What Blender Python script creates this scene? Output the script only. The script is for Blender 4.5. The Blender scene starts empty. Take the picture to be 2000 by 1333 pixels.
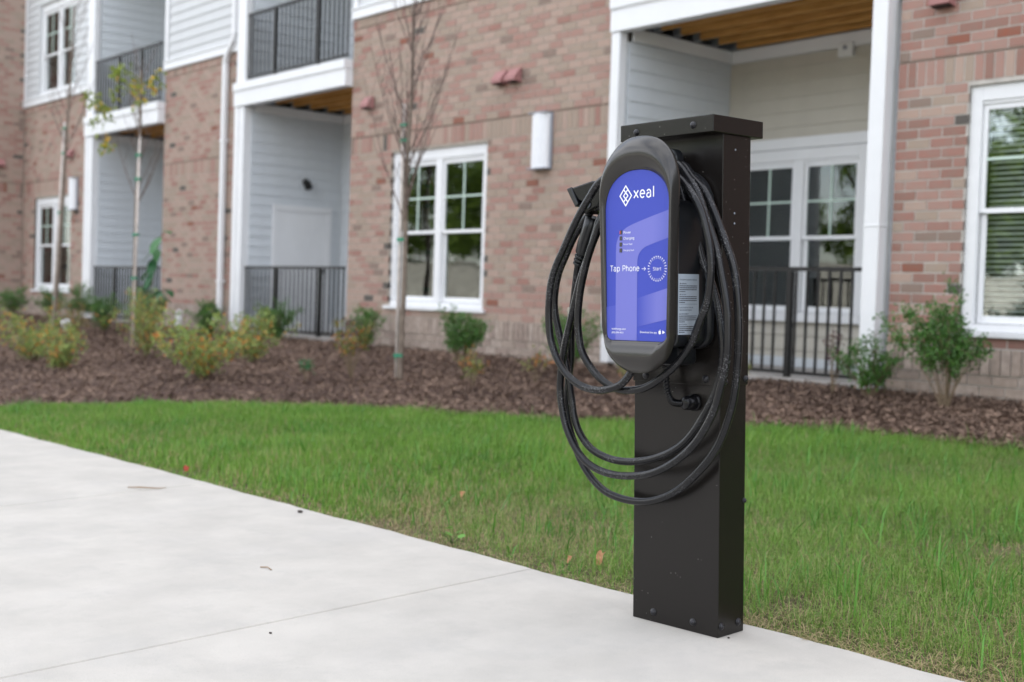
import bpy, math, random
import numpy as np
from mathutils import Matrix, Vector
random.seed(7); rng = np.random.default_rng(7)
scene = bpy.context.scene
C = scene.collection

# ------------------------------------------------------------------ camera, sky, sun, exposure
cam = bpy.data.cameras.new("camera"); camo = bpy.data.objects.new("camera", cam); C.objects.link(camo)
RB = ((0.6536148586, -0.0480343701, 0.7553014735), (0.7560782989, -0.0029472971, -0.6544745368), (0.0336633700, 0.9988413351, 0.0343913477))
m = Matrix(RB).to_4x4(); m.translation = (0, 0, 1.0); camo.matrix_world = m
cam.sensor_width = 36; cam.lens = 43.2; cam.clip_start = .05; cam.clip_end = 900
cam.dof.use_dof = True; cam.dof.focus_distance = 3.24; cam.dof.aperture_fstop = 2.9; cam.dof.aperture_blades = 9
scene.camera = camo
w = bpy.data.worlds.new("World"); scene.world = w; w.use_nodes = True
nt = w.node_tree; bg = nt.nodes["Background"]
sky = nt.nodes.new("ShaderNodeTexSky"); sky.sky_type = 'NISHITA'; sky.sun_disc = False
SUN_EL, SUN_AZ = math.radians(40), math.radians(22)     # azimuth clockwise from +Y
sky.sun_elevation = SUN_EL; sky.sun_rotation = SUN_AZ
sky.air_density = 1.0; sky.dust_density = 1.5; sky.ozone_density = 1.0
# broken white cloud added over the unseen sky to whiten its light
tcw = nt.nodes.new("ShaderNodeTexCoord"); mpw = nt.nodes.new("ShaderNodeMapping"); mpw.inputs['Scale'].default_value = (1, 1, 2.2); nt.links.new(tcw.outputs['Generated'], mpw.inputs[0])
nw = nt.nodes.new("ShaderNodeTexNoise"); nw.inputs['Scale'].default_value = 2.6; nw.inputs['Detail'].default_value = 9; nw.inputs['Roughness'].default_value = .55; nt.links.new(mpw.outputs[0], nw.inputs[0])
rw = nt.nodes.new("ShaderNodeValToRGB"); rw.color_ramp.elements[0].position = .36; rw.color_ramp.elements[1].position = .60
rw.color_ramp.elements[0].color = (.10, .10, .10, 1); rw.color_ramp.elements[1].color = (.80, .80, .80, 1); nt.links.new(nw.outputs[0], rw.inputs[0])
mw = nt.nodes.new("ShaderNodeMixRGB"); nt.links.new(rw.outputs[0], mw.inputs[0]); nt.links.new(sky.outputs[0], mw.inputs[1]); mw.inputs[2].default_value = (10.9, 10.8, 10.8, 1)
nt.links.new(mw.outputs[0], bg.inputs[0]); bg.inputs[1].default_value = 0.11
sl = bpy.data.lights.new("sun", 'SUN'); sun = bpy.data.objects.new("sun", sl); C.objects.link(sun)
sl.energy = 4.0; sl.angle = math.radians(.55); sl.color = (1, .93, .84)
sd = Vector((math.sin(SUN_AZ)*math.cos(SUN_EL), math.cos(SUN_AZ)*math.cos(SUN_EL), math.sin(SUN_EL)))
sun.rotation_euler = sd.to_track_quat('Z', 'Y').to_euler()
scene.view_settings.view_transform = 'Standard'; scene.view_settings.look = 'None'
scene.view_settings.gamma = 1; scene.view_settings.use_curve_mapping = False
scene.view_settings.exposure = 1.72
scene.cycles.use_denoising = True
scene.cycles.max_bounces = 6; scene.cycles.transparent_max_bounces = 12
scene.cycles.sample_clamp_indirect = 8

# ------------------------------------------------------------------ frames of reference
PM = Matrix(((0.9992414888, -0.0353186334, -0.0164024730, -2.0927697447), (0.0349117311, 0.9990909202, -0.0244643452, 2.5800468258),
             (0.0172516091, 0.0238731500, 0.9995661332, 0.1057932019), (0, 0, 0, 1)))      # paving frame: origin at the pedestal's foot
YBX = [-40, -11, -9.95, -9.6, -8.18, -6.5, -5.43, -4.77, -4.2, -3.56, 12]; YBY = [2.75, 2.75, 3.1, 4.3, 5.49, 6.17, 6.98, 7.14, 7.2, 7.2, 7.2]
EX = [-40, -20, -12, -10, -8.49, -6.74, -5.39, -4.13, -3.06, -2.59, -1.46, 12]; EY = [2.4, 2.6, 2.78, 2.81, 2.817, 2.81, 2.80, 2.788, 2.771, 2.765, 2.76, 2.72]
def bed_edge(X): return np.interp(X, YBX, YBY)
def walk_edge(X): return np.interp(X, EX, EY)
def ground(X, Y):
    X = np.asarray(X, float); Y = np.asarray(Y, float)
    Xc = np.clip(X, -26, 8); Yc = np.clip(Y, -12, 9)
    zp = .10579 + (0.0164024730*(Xc+2.09277) + 0.0244643452*(Yc-2.58005))/.99956613
    yb = bed_edge(X); s = np.clip((Y-yb)/(8.8-yb), 0, 1)**1.3
    return zp + (.37-zp)*s
def gz(x, y): return float(ground(x, y))

# ------------------------------------------------------------------ materials
def mat(name, col, rough=.6, spec=.5, metal=0., var=0., vscale=8., bump=0., bscale=60., detail=4., col2=None, coat=0., coords='Object', stretch=None, bdist=.002):
    m = bpy.data.materials.new(name); m.use_nodes = True; t = m.node_tree; b = t.nodes["Principled BSDF"]
    b.inputs['Base Color'].default_value = (*col, 1); b.inputs['Roughness'].default_value = rough
    b.inputs['Specular IOR Level'].default_value = spec; b.inputs['Metallic'].default_value = metal
    b.inputs['Coat Weight'].default_value = coat
    src = t.nodes.new('ShaderNodeNewGeometry').outputs['Position'] if coords == 'Position' else t.nodes.new('ShaderNodeTexCoord').outputs[coords]
    if stretch:
        mp = t.nodes.new('ShaderNodeMapping'); mp.inputs['Scale'].default_value = stretch; t.links.new(src, mp.inputs[0]); src = mp.outputs[0]
    if var > 0 or col2:
        n = t.nodes.new('ShaderNodeTexNoise'); n.inputs['Scale'].default_value = vscale; n.inputs['Detail'].default_value = detail; n.inputs['Roughness'].default_value = .6
        t.links.new(src, n.inputs['Vector'])
        r = t.nodes.new('ShaderNodeValToRGB'); c2 = col2 or tuple(c*(1-var) for c in col)
        r.color_ramp.elements[0].position = .33; r.color_ramp.elements[1].position = .67
        r.color_ramp.elements[0].color = (*c2, 1); r.color_ramp.elements[1].color = (*[min(1, c*(1+var*.6)) for c in col], 1)
        t.links.new(n.outputs['Fac'], r.inputs[0]); t.links.new(r.outputs[0], b.inputs['Base Color'])
    if bump > 0:
        n2 = t.nodes.new('ShaderNodeTexNoise'); n2.inputs['Scale'].default_value = bscale; n2.inputs['Detail'].default_value = 5
        t.links.new(src, n2.inputs['Vector'])
        bp = t.nodes.new('ShaderNodeBump'); bp.inputs['Strength'].default_value = bump; bp.inputs['Distance'].default_value = bdist
        t.links.new(n2.outputs['Fac'], bp.inputs['Height']); t.links.new(bp.outputs[0], b.inputs['Normal'])
    return m
def leafmat(name, c1, c2, rough=.45, trans=.25, tint=None):
    """colour runs over the per-leaf random attribute"""
    m = bpy.data.materials.new(name); m.use_nodes = True; t = m.node_tree; b = t.nodes["Principled BSDF"]
    a = t.nodes.new('ShaderNodeAttribute'); a.attribute_name = 'rnd'
    r = t.nodes.new('ShaderNodeValToRGB'); e = r.color_ramp.elements
    cols = [c1, c2] + ([tint] if tint else [])
    e[0].color = (*cols[0], 1); e[1].color = (*cols[-1], 1); e[1].position = 1
    if tint:
        x = r.color_ramp.elements.new(.68); x.color = (*c2, 1)
        y = r.color_ramp.elements.new(.77); y.color = (*tint, 1)
    t.links.new(a.outputs['Fac'], r.inputs[0]); t.links.new(r.outputs[0], b.inputs['Base Color'])
    b.inputs['Roughness'].default_value = rough; b.inputs['Specular IOR Level'].default_value = .4
    tr = t.nodes.new('ShaderNodeBsdfTranslucent'); t.links.new(r.outputs[0], tr.inputs[0])
    mx = t.nodes.new('ShaderNodeMixShader'); mx.inputs[0].default_value = trans
    t.links.new(b.outputs[0], mx.inputs[1]); t.links.new(tr.outputs[0], mx.inputs[2]); t.links.new(mx.outputs[0], t.nodes['Material Output'].inputs[0])
    return m
def speckle(m, thr=.70, scale=180, col=(.30, .29, .27)):
    """sparse pale dust specks"""
    t = m.node_tree; b = t.nodes["Principled BSDF"]; tc = t.nodes.new('ShaderNodeTexCoord')
    v = t.nodes.new('ShaderNodeTexVoronoi'); v.inputs['Scale'].default_value = scale; t.links.new(tc.outputs['Object'], v.inputs['Vector'])
    n = t.nodes.new('ShaderNodeTexNoise'); n.inputs['Scale'].default_value = 9; t.links.new(tc.outputs['Object'], n.inputs['Vector'])
    s = t.nodes.new('ShaderNodeSeparateColor'); t.links.new(v.outputs['Color'], s.inputs[0])
    a1 = t.nodes.new('ShaderNodeMath'); a1.operation = 'GREATER_THAN'; a1.inputs[1].default_value = .965; t.links.new(s.outputs[0], a1.inputs[0])
    a2 = t.nodes.new('ShaderNodeMath'); a2.operation = 'LESS_THAN'; a2.inputs[1].default_value = .17; t.links.new(v.outputs['Distance'], a2.inputs[0])
    a3 = t.nodes.new('ShaderNodeMath'); a3.operation = 'GREATER_THAN'; a3.inputs[1].default_value = .5; t.links.new(n.outputs['Fac'], a3.inputs[0])
    p = t.nodes.new('ShaderNodeMath'); p.operation = 'MULTIPLY'; t.links.new(a1.outputs[0], p.inputs[0]); t.links.new(a2.outputs[0], p.inputs[1])
    q = t.nodes.new('ShaderNodeMath'); q.operation = 'MULTIPLY'; t.links.new(p.outputs[0], q.inputs[0]); t.links.new(a3.outputs[0], q.inputs[1])
    mx = t.nodes.new('ShaderNodeMixRGB'); t.links.new(q.outputs[0], mx.inputs[0]); mx.inputs[2].default_value = (*col, 1)
    if b.inputs['Base Color'].links: t.links.new(b.inputs['Base Color'].links[0].from_socket, mx.inputs[1])
    else: mx.inputs[1].default_value = b.inputs['Base Color'].default_value
    t.links.new(mx.outputs[0], b.inputs['Base Color']); return m

M = {}
M['post'] = speckle(mat('bronze powder coat', (.0095, .0080, .0072), .25, .36, bump=.25, bscale=900, bdist=.0003))
M['bolt'] = mat('black bolt', (.012, .012, .015), .35, .5)
M['shell'] = mat('charcoal shell plastic', (.018, .016, .0145), .25, .6, bump=.12, bscale=1400, bdist=.0002)
M['blackplastic'] = mat('black plastic', (.008, .009, .011), .33, .5, bump=.1, bscale=700, bdist=.0003)
M['gloss'] = mat('glossy black', (.006, .006, .007), .22, .28)
def cablemat():
    m = mat('cable rubber', (.0095, .0095, .011), .23, .34, bump=.06, bscale=400, bdist=.0004)
    t = m.node_tree; b = t.nodes["Principled BSDF"]; tc = t.nodes.new('ShaderNodeTexCoord')
    n = t.nodes.new('ShaderNodeTexNoise'); n.inputs['Scale'].default_value = 240; n.inputs['Detail'].default_value = 8; n.inputs['Roughness'].default_value = .8; t.links.new(tc.outputs['Object'], n.inputs[0])
    k = t.nodes.new('ShaderNodeTexNoise'); k.inputs['Scale'].default_value = 16; k.inputs['Detail'].default_value = 2; t.links.new(tc.outputs['Object'], k.inputs[0])
    r = t.nodes.new('ShaderNodeValToRGB'); r.color_ramp.elements[0].position = .54; r.color_ramp.elements[1].position = .68; t.links.new(n.outputs[0], r.inputs[0])
    r2 = t.nodes.new('ShaderNodeValToRGB'); r2.color_ramp.elements[0].position = .47; r2.color_ramp.elements[1].position = .62; t.links.new(k.outputs[0], r2.inputs[0])
    p = t.nodes.new('ShaderNodeMath'); p.operation = 'MULTIPLY'; t.links.new(r.outputs[0], p.inputs[0]); t.links.new(r2.outputs[0], p.inputs[1])
    q = t.nodes.new('ShaderNodeMath'); q.operation = 'MULTIPLY'; q.inputs[1].default_value = .7; t.links.new(p.outputs[0], q.inputs[0])
    mx = t.nodes.new('ShaderNodeMixRGB'); t.links.new(q.outputs[0], mx.inputs[0]); mx.inputs[1].default_value = (.0095, .0095, .011, 1); mx.inputs[2].default_value = (.36, .36, .38, 1)
    t.links.new(mx.outputs[0], b.inputs['Base Color']); return m
M['cable'] = cablemat()
M['face'] = mat('indigo print', (.045, .066, .40), .42, .3)
def gradmat(name, x0, x1, cA, cB, axis=0):
    m = mat(name, cA, .38, .4); t = m.node_tree; b = t.nodes["Principled BSDF"]
    tc = t.nodes.new('ShaderNodeTexCoord'); s = t.nodes.new('ShaderNodeSeparateXYZ'); t.links.new(tc.outputs['Object'], s.inputs[0])
    mr = t.nodes.new('ShaderNodeMapRange'); mr.inputs[1].default_value = x0; mr.inputs[2].default_value = x1; t.links.new(s.outputs[axis], mr.inputs[0])
    mx = t.nodes.new('ShaderNodeMixRGB'); t.links.new(mr.outputs[0], mx.inputs[0]); mx.inputs[1].default_value = (*cA, 1); mx.inputs[2].default_value = (*cB, 1)
    t.links.new(mx.outputs[0], b.inputs['Base Color']); return m
M['band'] = gradmat('violet print band', -.10, -.065, (.145, .155, .50), (.115, .130, .47))
M['band2'] = gradmat('violet print fade', -.150, -.085, (.045, .066, .40), (.14, .15, .49))
M['band3'] = mat('pale indigo print', (.06, .08, .43), .38, .4)
M['whiteprint'] = mat('white print', (.80, .81, .86), .45, .4)
M['labelpaper'] = mat('silver grey label', (.33, .38, .44), .35, .5)
M['blackprint'] = mat('black print', (.02, .02, .03), .5, .4)
M['led'] = mat('light pipe', (.03, .03, .035), .15, .6)
M['ledred'] = mat('red light pipe', (.55, .06, .03), .3, .5)
M['tag'] = mat('cable tag', (.35, .33, .26), .5)
M['concrete'] = mat('concrete', (.478, .452, .412), .85, .25, var=.10, vscale=3.2, bump=.5, bscale=260, bdist=.0012)
def stain(m):
    t = m.node_tree; b = t.nodes["Principled BSDF"]; tc = t.nodes.new('ShaderNodeTexCoord')
    src = b.inputs['Base Color'].links[0].from_socket
    for (sc, lo, hi, c, st) in ((1.3, .50, .75, (.34, .335, .34), (1, 1, 1)), (5.5, .52, .66, (.36, .345, .32), (1, 1, 1)), (330, .50, .62, (.31, .30, .28), (1, 1, 1)), (90, .63, .70, (.17, .16, .14), (1, 1, 1)), (60, .62, .8, (.28, .27, .25), (1, 1, 1)), (22, .60, .8, (.44, .41, .35), (.25, 1.6, 1))):
        mp = t.nodes.new('ShaderNodeMapping'); mp.inputs['Scale'].default_value = st; t.links.new(tc.outputs['Object'], mp.inputs[0])
        n = t.nodes.new('ShaderNodeTexNoise'); n.inputs['Scale'].default_value = sc; n.inputs['Detail'].default_value = 7; n.inputs['Roughness'].default_value = .7; t.links.new(mp.outputs[0], n.inputs[0])
        r = t.nodes.new('ShaderNodeValToRGB'); r.color_ramp.elements[0].position = lo; r.color_ramp.elements[1].position = hi; t.links.new(n.outputs[0], r.inputs[0])
        q = t.nodes.new('ShaderNodeMath'); q.operation = 'MULTIPLY'; q.inputs[1].default_value = .30 if sc < 10 else .5; t.links.new(r.outputs[0], q.inputs[0])
        mx = t.nodes.new('ShaderNodeMixRGB'); t.links.new(q.outputs[0], mx.inputs[0]); t.links.new(src, mx.inputs[1]); mx.inputs[2].default_value = (*c, 1); src = mx.outputs[0]
    t.links.new(src, b.inputs['Base Color'])
stain(M['concrete'])
M['jointdirt'] = mat('tan joint dirt', (.42, .33, .21), .95, .1, var=.3, vscale=30)
M['asphalt'] = mat('asphalt', (.10, .10, .10), .9, .2, var=.3, vscale=40)
M['gravel'] = mat('pale gravel bank', (.33, .32, .29), .95, .1, var=.4, vscale=3, detail=8)
M['soil'] = mat('lawn soil', (.15, .115, .075), .95, .1, col2=(.065, .05, .034), vscale=14, bump=.8, bscale=60, bdist=.01)
M['mulch'] = mat('mulch', (.15, .10, .078), .95, .1, col2=(.06, .04, .036), vscale=20, detail=8, bump=1., bscale=45, bdist=.02)
M['chip'] = leafmat('mulch chips', (.055, .034, .026), (.33, .225, .165), .9, 0.)
M['farground'] = mat('far ground', (.07, .08, .035), .95, .1, var=.3, vscale=.2)
BR = [(.375, .205, .178), (.34, .165, .14), (.41, .275, .235), (.30, .15, .125), (.26, .175, .15), (.36, .26, .215), (.28, .10, .07), (.11, .095, .09)]
BWM = [.27, .05, .36, .0, .03, .27, .010, .006]
BW = [.28, .17, .22, .07, .06, .17, .020, .010]
BR = [(a*.86, b_*.90, c*.86) for a, b_, c in BR]
for i, c in enumerate(BR):
    M['b%d' % i] = mat('red brick mix %d' % i, c, .9, .2, var=.12, vscale=15, detail=6, col2=tuple(a*.60+b_*.40*(sum(c)/.9) for a, b_ in zip(c, (.42, .36, .31))), bump=.5, bscale=120, bdist=.003, coords='Position')
TR = [(.33, .265, .225), (.36, .29, .245), (.30, .235, .20), (.39, .32, .275)]
for i, c in enumerate(TR):
    M['t%d' % i] = mat('tan brick mix %d' % i, c, .9, .2, var=.22, vscale=15, detail=6, bump=.5, bscale=120, bdist=.003, coords='Position')
M['mortar'] = mat('mortar', (.46, .43, .395), .95, .1, var=.15, vscale=12)
M['tanmortar'] = mat('tan mortar', (.42, .38, .34), .95, .1, var=.15, vscale=12)
M['white'] = mat('white painted trim', (.72, .725, .74), .5, .4, var=.03, vscale=3)
M['siding'] = mat('pale grey siding', (.58, .61, .64), .6, .3, var=.04, vscale=5)
M['sidingcream'] = mat('greige siding', (.50, .47, .41), .6, .3, var=.04, vscale=5)
M['sidingwhite'] = mat('white siding', (.54, .55, .56), .6, .3, var=.03, vscale=5)
M['vinyl'] = mat('white vinyl frame', (.76, .765, .78), .35, .4)
M['grille'] = mat('green reflection grille', (.50, .62, .55), .4, .4)  # green tint paints the reflection seen over the grille bars
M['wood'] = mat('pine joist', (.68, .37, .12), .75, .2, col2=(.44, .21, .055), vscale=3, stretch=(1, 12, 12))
M['woodshaded'] = mat('shaded pine deck board', (.17, .08, .022), .8, .2, col2=(.10, .045, .012), vscale=3, stretch=(1, 12, 12))  # board colour darkened to stand for shade between the joists
M['hanger'] = mat('galvanised hanger', (.30, .33, .36), .4, .5, metal=.6)
M['rail'] = mat('black bronze railing', (.012, .011, .011), .45, .3)
M['darkreflect'] = mat('dark wall for reflections', (.05, .058, .068), .6, .3, var=.1, vscale=4)  # dark colour invented so the pedestal's side face reflects something dark
M['slab'] = mat('porch slab', (.36, .34, .32), .9, .2, var=.15, vscale=6)
M['interior'] = mat('room behind glass', (.035, .036, .038), .95, .05)
M['blind'] = mat('window blind', (.78, .80, .79), .8, .1)
M['curtain'] = mat('grey curtain', (.16, .155, .15), .9, .1)
M['lamp'] = mat('lamp diffuser', (.72, .73, .76), .45, .4)
M['lampmetal'] = mat('lamp grey metal', (.25, .27, .32), .4, .5)
M['ventpink'] = mat('terracotta pink vent', (.33, .16, .155), .6, .3)
M['ventdark'] = mat('vent throat', (.04, .03, .03), .8, .2)
M['plastic'] = mat('white plastic', (.72, .72, .72), .4, .4)
M['bark'] = mat('grey bark', (.26, .21, .17), .9, .15, col2=(.14, .11, .09), vscale=20, bump=.8, bscale=50, bdist=.004)
M['twig'] = mat('twig bark', (.17, .125, .11), .85, .15, var=.3, vscale=30)
M['stake'] = mat('weathered stake', (.60, .54, .50), .85, .15, var=.2, vscale=12)
M['tie'] = mat('green tie tape', (.03, .24, .14), .6, .3)
M['stem'] = mat('shrub stem', (.20, .15, .10), .85, .15, var=.3, vscale=30)
M['holly'] = leafmat('holly leaves', (.025, .075, .014), (.105, .25, .045), .35, .2)
M['autumn'] = leafmat('spirea leaves', (.10, .17, .035), (.33, .42, .12), .55, .3, tint=(.58, .22, .045))
M['yellowgreen'] = leafmat('young tree leaves', (.09, .14, .02), (.28, .34, .05), .5, .35, tint=(.60, .36, .04))
M['sparse'] = leafmat('sparse leaves', (.07, .12, .03), (.24, .24, .07), .55, .3, tint=(.42, .17, .05))
M['purple'] = leafmat('purple leaves', (.05, .025, .035), (.13, .06, .06), .5, .2)
M['broad'] = leafmat('broad leaves', (.02, .10, .035), (.07, .20, .07), .4, .25)
M['grass'] = leafmat('grass blades', (.052, .140, .019), (.235, .42, .068), .5, .35, tint=(.42, .34, .18))
M['lushgrass'] = leafmat('lush grass blades', (.05, .17, .02), (.16, .38, .06), .45, .35)
M['forest'] = leafmat('far wood leaves', (.05, .10, .015), (.16, .24, .04), .7, .45)
M['brownleaf'] = mat('dry brown leaf', (.50, .27, .14), .7, .2, col2=(.28, .12, .06), vscale=60)
M['redleaf'] = mat('red leaf', (.28, .05, .03), .7, .2)
M['yellowflower'] = mat('yellow petals', (.75, .50, .04), .6, .2)
M['pebble'] = mat('dark pebble', (.06, .05, .045), .9, .2)
M['twigdry'] = mat('dry twig', (.30, .22, .15), .9, .1)
def glassmat():
    m = bpy.data.materials.new('window glass'); m.use_nodes = True; t = m.node_tree
    t.nodes.remove(t.nodes["Principled BSDF"]); out = t.nodes['Material Output']
    g = t.nodes.new('ShaderNodeBsdfGlossy'); g.inputs['Roughness'].default_value = .012; g.inputs['Color'].default_value = (.95, 1, .97, 1)
    tr = t.nodes.new('ShaderNodeBsdfTransparent'); tr.inputs[0].default_value = (.96, .98, .975, 1)
    f = t.nodes.new('ShaderNodeFresnel'); f.inputs['IOR'].default_value = 1.9
    tc = t.nodes.new('ShaderNodeTexCoord'); n = t.nodes.new('ShaderNodeTexNoise'); n.inputs['Scale'].default_value = 1.8; t.links.new(tc.outputs['Object'], n.inputs[0])
    bp = t.nodes.new('ShaderNodeBump'); bp.inputs['Strength'].default_value = .10; bp.inputs['Distance'].default_value = .02; t.links.new(n.outputs[0], bp.inputs['Height']); t.links.new(bp.outputs[0], g.inputs['Normal'])
    mx = t.nodes.new('ShaderNodeMixShader'); t.links.new(f.outputs[0], mx.inputs[0]); t.links.new(tr.outputs[0], mx.inputs[1]); t.links.new(g.outputs[0], mx.inputs[2]); t.links.new(mx.outputs[0], out.inputs[0])
    return m
M['glass'] = glassmat()

# ------------------------------------------------------------------ mesh helpers
def tag(o, label=None, cat=None, group=None, kind=None):
    if label: o['label'] = label
    if cat: o['category'] = cat
    if group: o['group'] = group
    if kind: o['kind'] = kind
    return o
def link(name, me, parent=None):
    o = bpy.data.objects.new(name, me); C.objects.link(o)
    if parent is not None: o.parent = parent
    return o
def empty(name, loc=(0, 0, 0), label=None, cat=None, group=None, rot=None, matrix=None, kind=None):
    o = bpy.data.objects.new(name, None); C.objects.link(o); o.location = loc; o.empty_display_size = .1
    if rot: o.rotation_euler = rot
    if matrix is not None: o.matrix_world = matrix
    return tag(o, label, cat, group, kind)
class MB:
    def __init__(s): s.v = []; s.f = []; s.m = []; s.smooth = []
    def add(s, vs, fs, mi=0, smooth=False):
        n = len(s.v); s.v += [tuple(map(float, v)) for v in vs]; s.f += [tuple(i+n for i in f) for f in fs]; s.m += [mi]*len(fs); s.smooth += [smooth]*len(fs); return s
    def box(s, x0, x1, y0, y1, z0, z1, mi=0):
        if x0 > x1: x0, x1 = x1, x0
        if y0 > y1: y0, y1 = y1, y0
        if z0 > z1: z0, z1 = z1, z0
        return s.add([(x0, y0, z0), (x1, y0, z0), (x1, y1, z0), (x0, y1, z0), (x0, y0, z1), (x1, y0, z1), (x1, y1, z1), (x0, y1, z1)],
                     [(0, 3, 2, 1), (4, 5, 6, 7), (0, 1, 5, 4), (1, 2, 6, 5), (2, 3, 7, 6), (3, 0, 4, 7)], mi)
    def tube(s, pts, r, n=8, mi=0, cap=True):
        pts = [Vector(p) for p in pts]; rs = r if isinstance(r, (list, tuple)) else [r]*len(pts)
        up = Vector((0.13, .31, .94)).normalized(); vs = []; pn = None
        for i, p in enumerate(pts):
            d = (pts[min(i+1, len(pts)-1)]-pts[max(i-1, 0)])
            d = d.normalized() if d.length > 1e-9 else Vector((0, 0, 1))
            if pn is None:
                a = d.cross(up); a = a.normalized() if a.length > 1e-3 else d.cross(Vector((1, 0, 0))).normalized()
            else:
                a = (pn - d*pn.dot(d)); a = a.normalized() if a.length > 1e-6 else d.cross(up).normalized()
            pn = a; b = d.cross(a)
            for k in range(n):
                t = 2*math.pi*k/n; vs.append(p+(a*math.cos(t)+b*math.sin(t))*rs[i])
        fs = []
        for i in range(len(pts)-1):
            for k in range(n): fs.append((i*n+k, i*n+(k+1) % n, (i+1)*n+(k+1) % n, (i+1)*n+k))
        if cap: fs.append(tuple(range(n-1, -1, -1))); fs.append(tuple((len(pts)-1)*n+k for k in range(n)))
        return s.add(vs, fs, mi, True)
    def cyl(s, p, axis, r, h, n=16, mi=0, r2=None):
        p = Vector(p); a = Vector(axis).normalized(); return s.tube([p, p+a*h], [r, r if r2 is None else r2], n, mi)
    def prism(s, poly, y0, y1, mi=0, axis='y'):
        """poly in (x,z) extruded over y, or (y,z) over x"""
        f = (lambda a, b, c: (a, c, b)) if axis == 'y' else ((lambda a, b, c: (c, a, b)) if axis == 'x' else (lambda a, b, c: (a, b, c)))
        n = len(poly); vs = [f(a, b, y0) for a, b in poly]+[f(a, b, y1) for a, b in poly]
        fs = [tuple(range(n)), tuple(range(2*n-1, n-1, -1))]+[((i+1) % n, i, n+i, n+(i+1) % n) for i in range(n)]
        return s.add(vs, fs, mi)
    def mesh(s, name, mats):
        me = bpy.data.meshes.new(name); me.from_pydata(s.v, [], s.f)
        for k in (mats if isinstance(mats, (list, tuple)) else [mats]): me.materials.append(M[k] if isinstance(k, str) else k)
        me.polygons.foreach_set('material_index', s.m); me.polygons.foreach_set('use_smooth', s.smooth)
        return me
    def build(s, name, mats, parent=None, bevel=0, fix=False, segs=2):
        me = s.mesh(name, mats)
        if fix or bevel:
            import bmesh
            bm = bmesh.new(); bm.from_mesh(me); bmesh.ops.recalc_face_normals(bm, faces=bm.faces); bm.to_mesh(me); bm.free()
        o = link(name, me, parent)
        if bevel:
            b = o.modifiers.new('bevel', 'BEVEL'); b.width = bevel; b.segments = segs; b.limit_method = 'ANGLE'; b.angle_limit = math.radians(40)
        return o
def npmesh(name, V, F3=None, F4=None, mats=(), rnd=None, mi=None):
    me = bpy.data.meshes.new(name); nv = len(V); me.vertices.add(nv); me.vertices.foreach_set('co', np.asarray(V, np.float32).ravel())
    idx = []; tot = []
    if F4 is not None and len(F4): idx.append(np.asarray(F4).ravel()); tot.append(np.full(len(F4), 4))
    if F3 is not None and len(F3): idx.append(np.asarray(F3).ravel()); tot.append(np.full(len(F3), 3))
    idx = np.concatenate(idx).astype(np.int32); tot = np.concatenate(tot).astype(np.int32)
    me.loops.add(len(idx)); me.loops.foreach_set('vertex_index', idx); me.polygons.add(len(tot))
    me.polygons.foreach_set('loop_start', (np.cumsum(tot)-tot).astype(np.int32)); me.polygons.foreach_set('loop_total', tot)
    for k in mats: me.materials.append(M[k])
    if mi is not None: me.polygons.foreach_set('material_index', np.asarray(mi, np.int32))
    if rnd is not None:
        a = me.attributes.new('rnd', 'FLOAT', 'POINT'); a.data.foreach_set('value', np.asarray(rnd, np.float32))
    me.update(calc_edges=True); return me
def leaves(P, L, W, up=None, droop=.0, rg=rng, tilt=1.0):
    """one folded diamond leaf of 4 vertices at each point of P"""
    n = len(P); L = np.broadcast_to(L, n); W = np.broadcast_to(W, n)
    d = rg.normal(size=(n, 3))*tilt
    if up is not None: d = d*.8+up
    d /= np.linalg.norm(d, axis=1)[:, None]+1e-9
    s = np.cross(d, rg.normal(size=(n, 3))); s /= np.linalg.norm(s, axis=1)[:, None]+1e-9
    nn = np.cross(d, s)
    V = np.empty((n, 4, 3)); V[:, 0] = P; V[:, 1] = P+d*(L*.45)[:, None]+s*(W*.5)[:, None]+nn*(W*.12)[:, None]
    V[:, 3] = P+d*(L*.45)[:, None]-s*(W*.5)[:, None]+nn*(W*.12)[:, None]; V[:, 2] = P+d*L[:, None]
    V[:, 2, 2] -= droop*L
    i = np.arange(n)[:, None]*4
    F = np.concatenate([i+[0, 1, 2], i+[0, 2, 3]])
    return V.reshape(-1, 3), F, np.repeat(rg.random(n), 4)
def smoothpath(pts, k=6):
    P = [Vector(p) for p in pts]; out = []
    for i in range(len(P)-1):
        a, b, c, d = P[max(i-1, 0)], P[i], P[i+1], P[min(i+2, len(P)-1)]
        for j in range(k):
            t = j/k; out.append(.5*((2*b)+(c-a)*t+(2*a-5*b+4*c-d)*t*t+(3*b-a-3*c+d)*t**3))
    out.append(P[-1]); return out

# ------------------------------------------------------------------ ground, lawn, bed, paving
def strip_grid(name, X, f0, f1, n, material, dz=0., noise=0., kind='structure'):
    XX = np.repeat(X, n+1); T = np.tile(np.linspace(0, 1, n+1), len(X)); Y = f0(XX)*(1-T)+f1(XX)*T
    Z = ground(XX, Y)+dz
    if noise: Z += noise*(np.sin(XX*3.1+Y*1.7)*np.sin(Y*4.3-XX*1.3)*.5+.5*np.sin(XX*9.7+Y*7.9)*np.sin(Y*11.3))*np.sin(np.pi*np.clip(T, 0, 1))**.5
    V = np.stack([XX, Y, Z], 1); i = np.arange(len(X)-1)[:, None]*(n+1)+np.arange(n)[None, :]
    i = i.ravel(); F = np.stack([i, i+n+1, i+n+2, i+1], 1)
    me = npmesh(name, V, None, F, [material]); o = link(name, me); me.polygons.foreach_set('use_smooth', np.ones(len(F), bool)); tag(o, kind=kind); return o
g = MB(); g.add([(-500, -500, -.75), (500, -500, -.75), (500, 500, -.75), (-500, 500, -.75)], [(0, 1, 2, 3)]); tag(g.build('ground', 'farground'), kind='structure')
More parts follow.
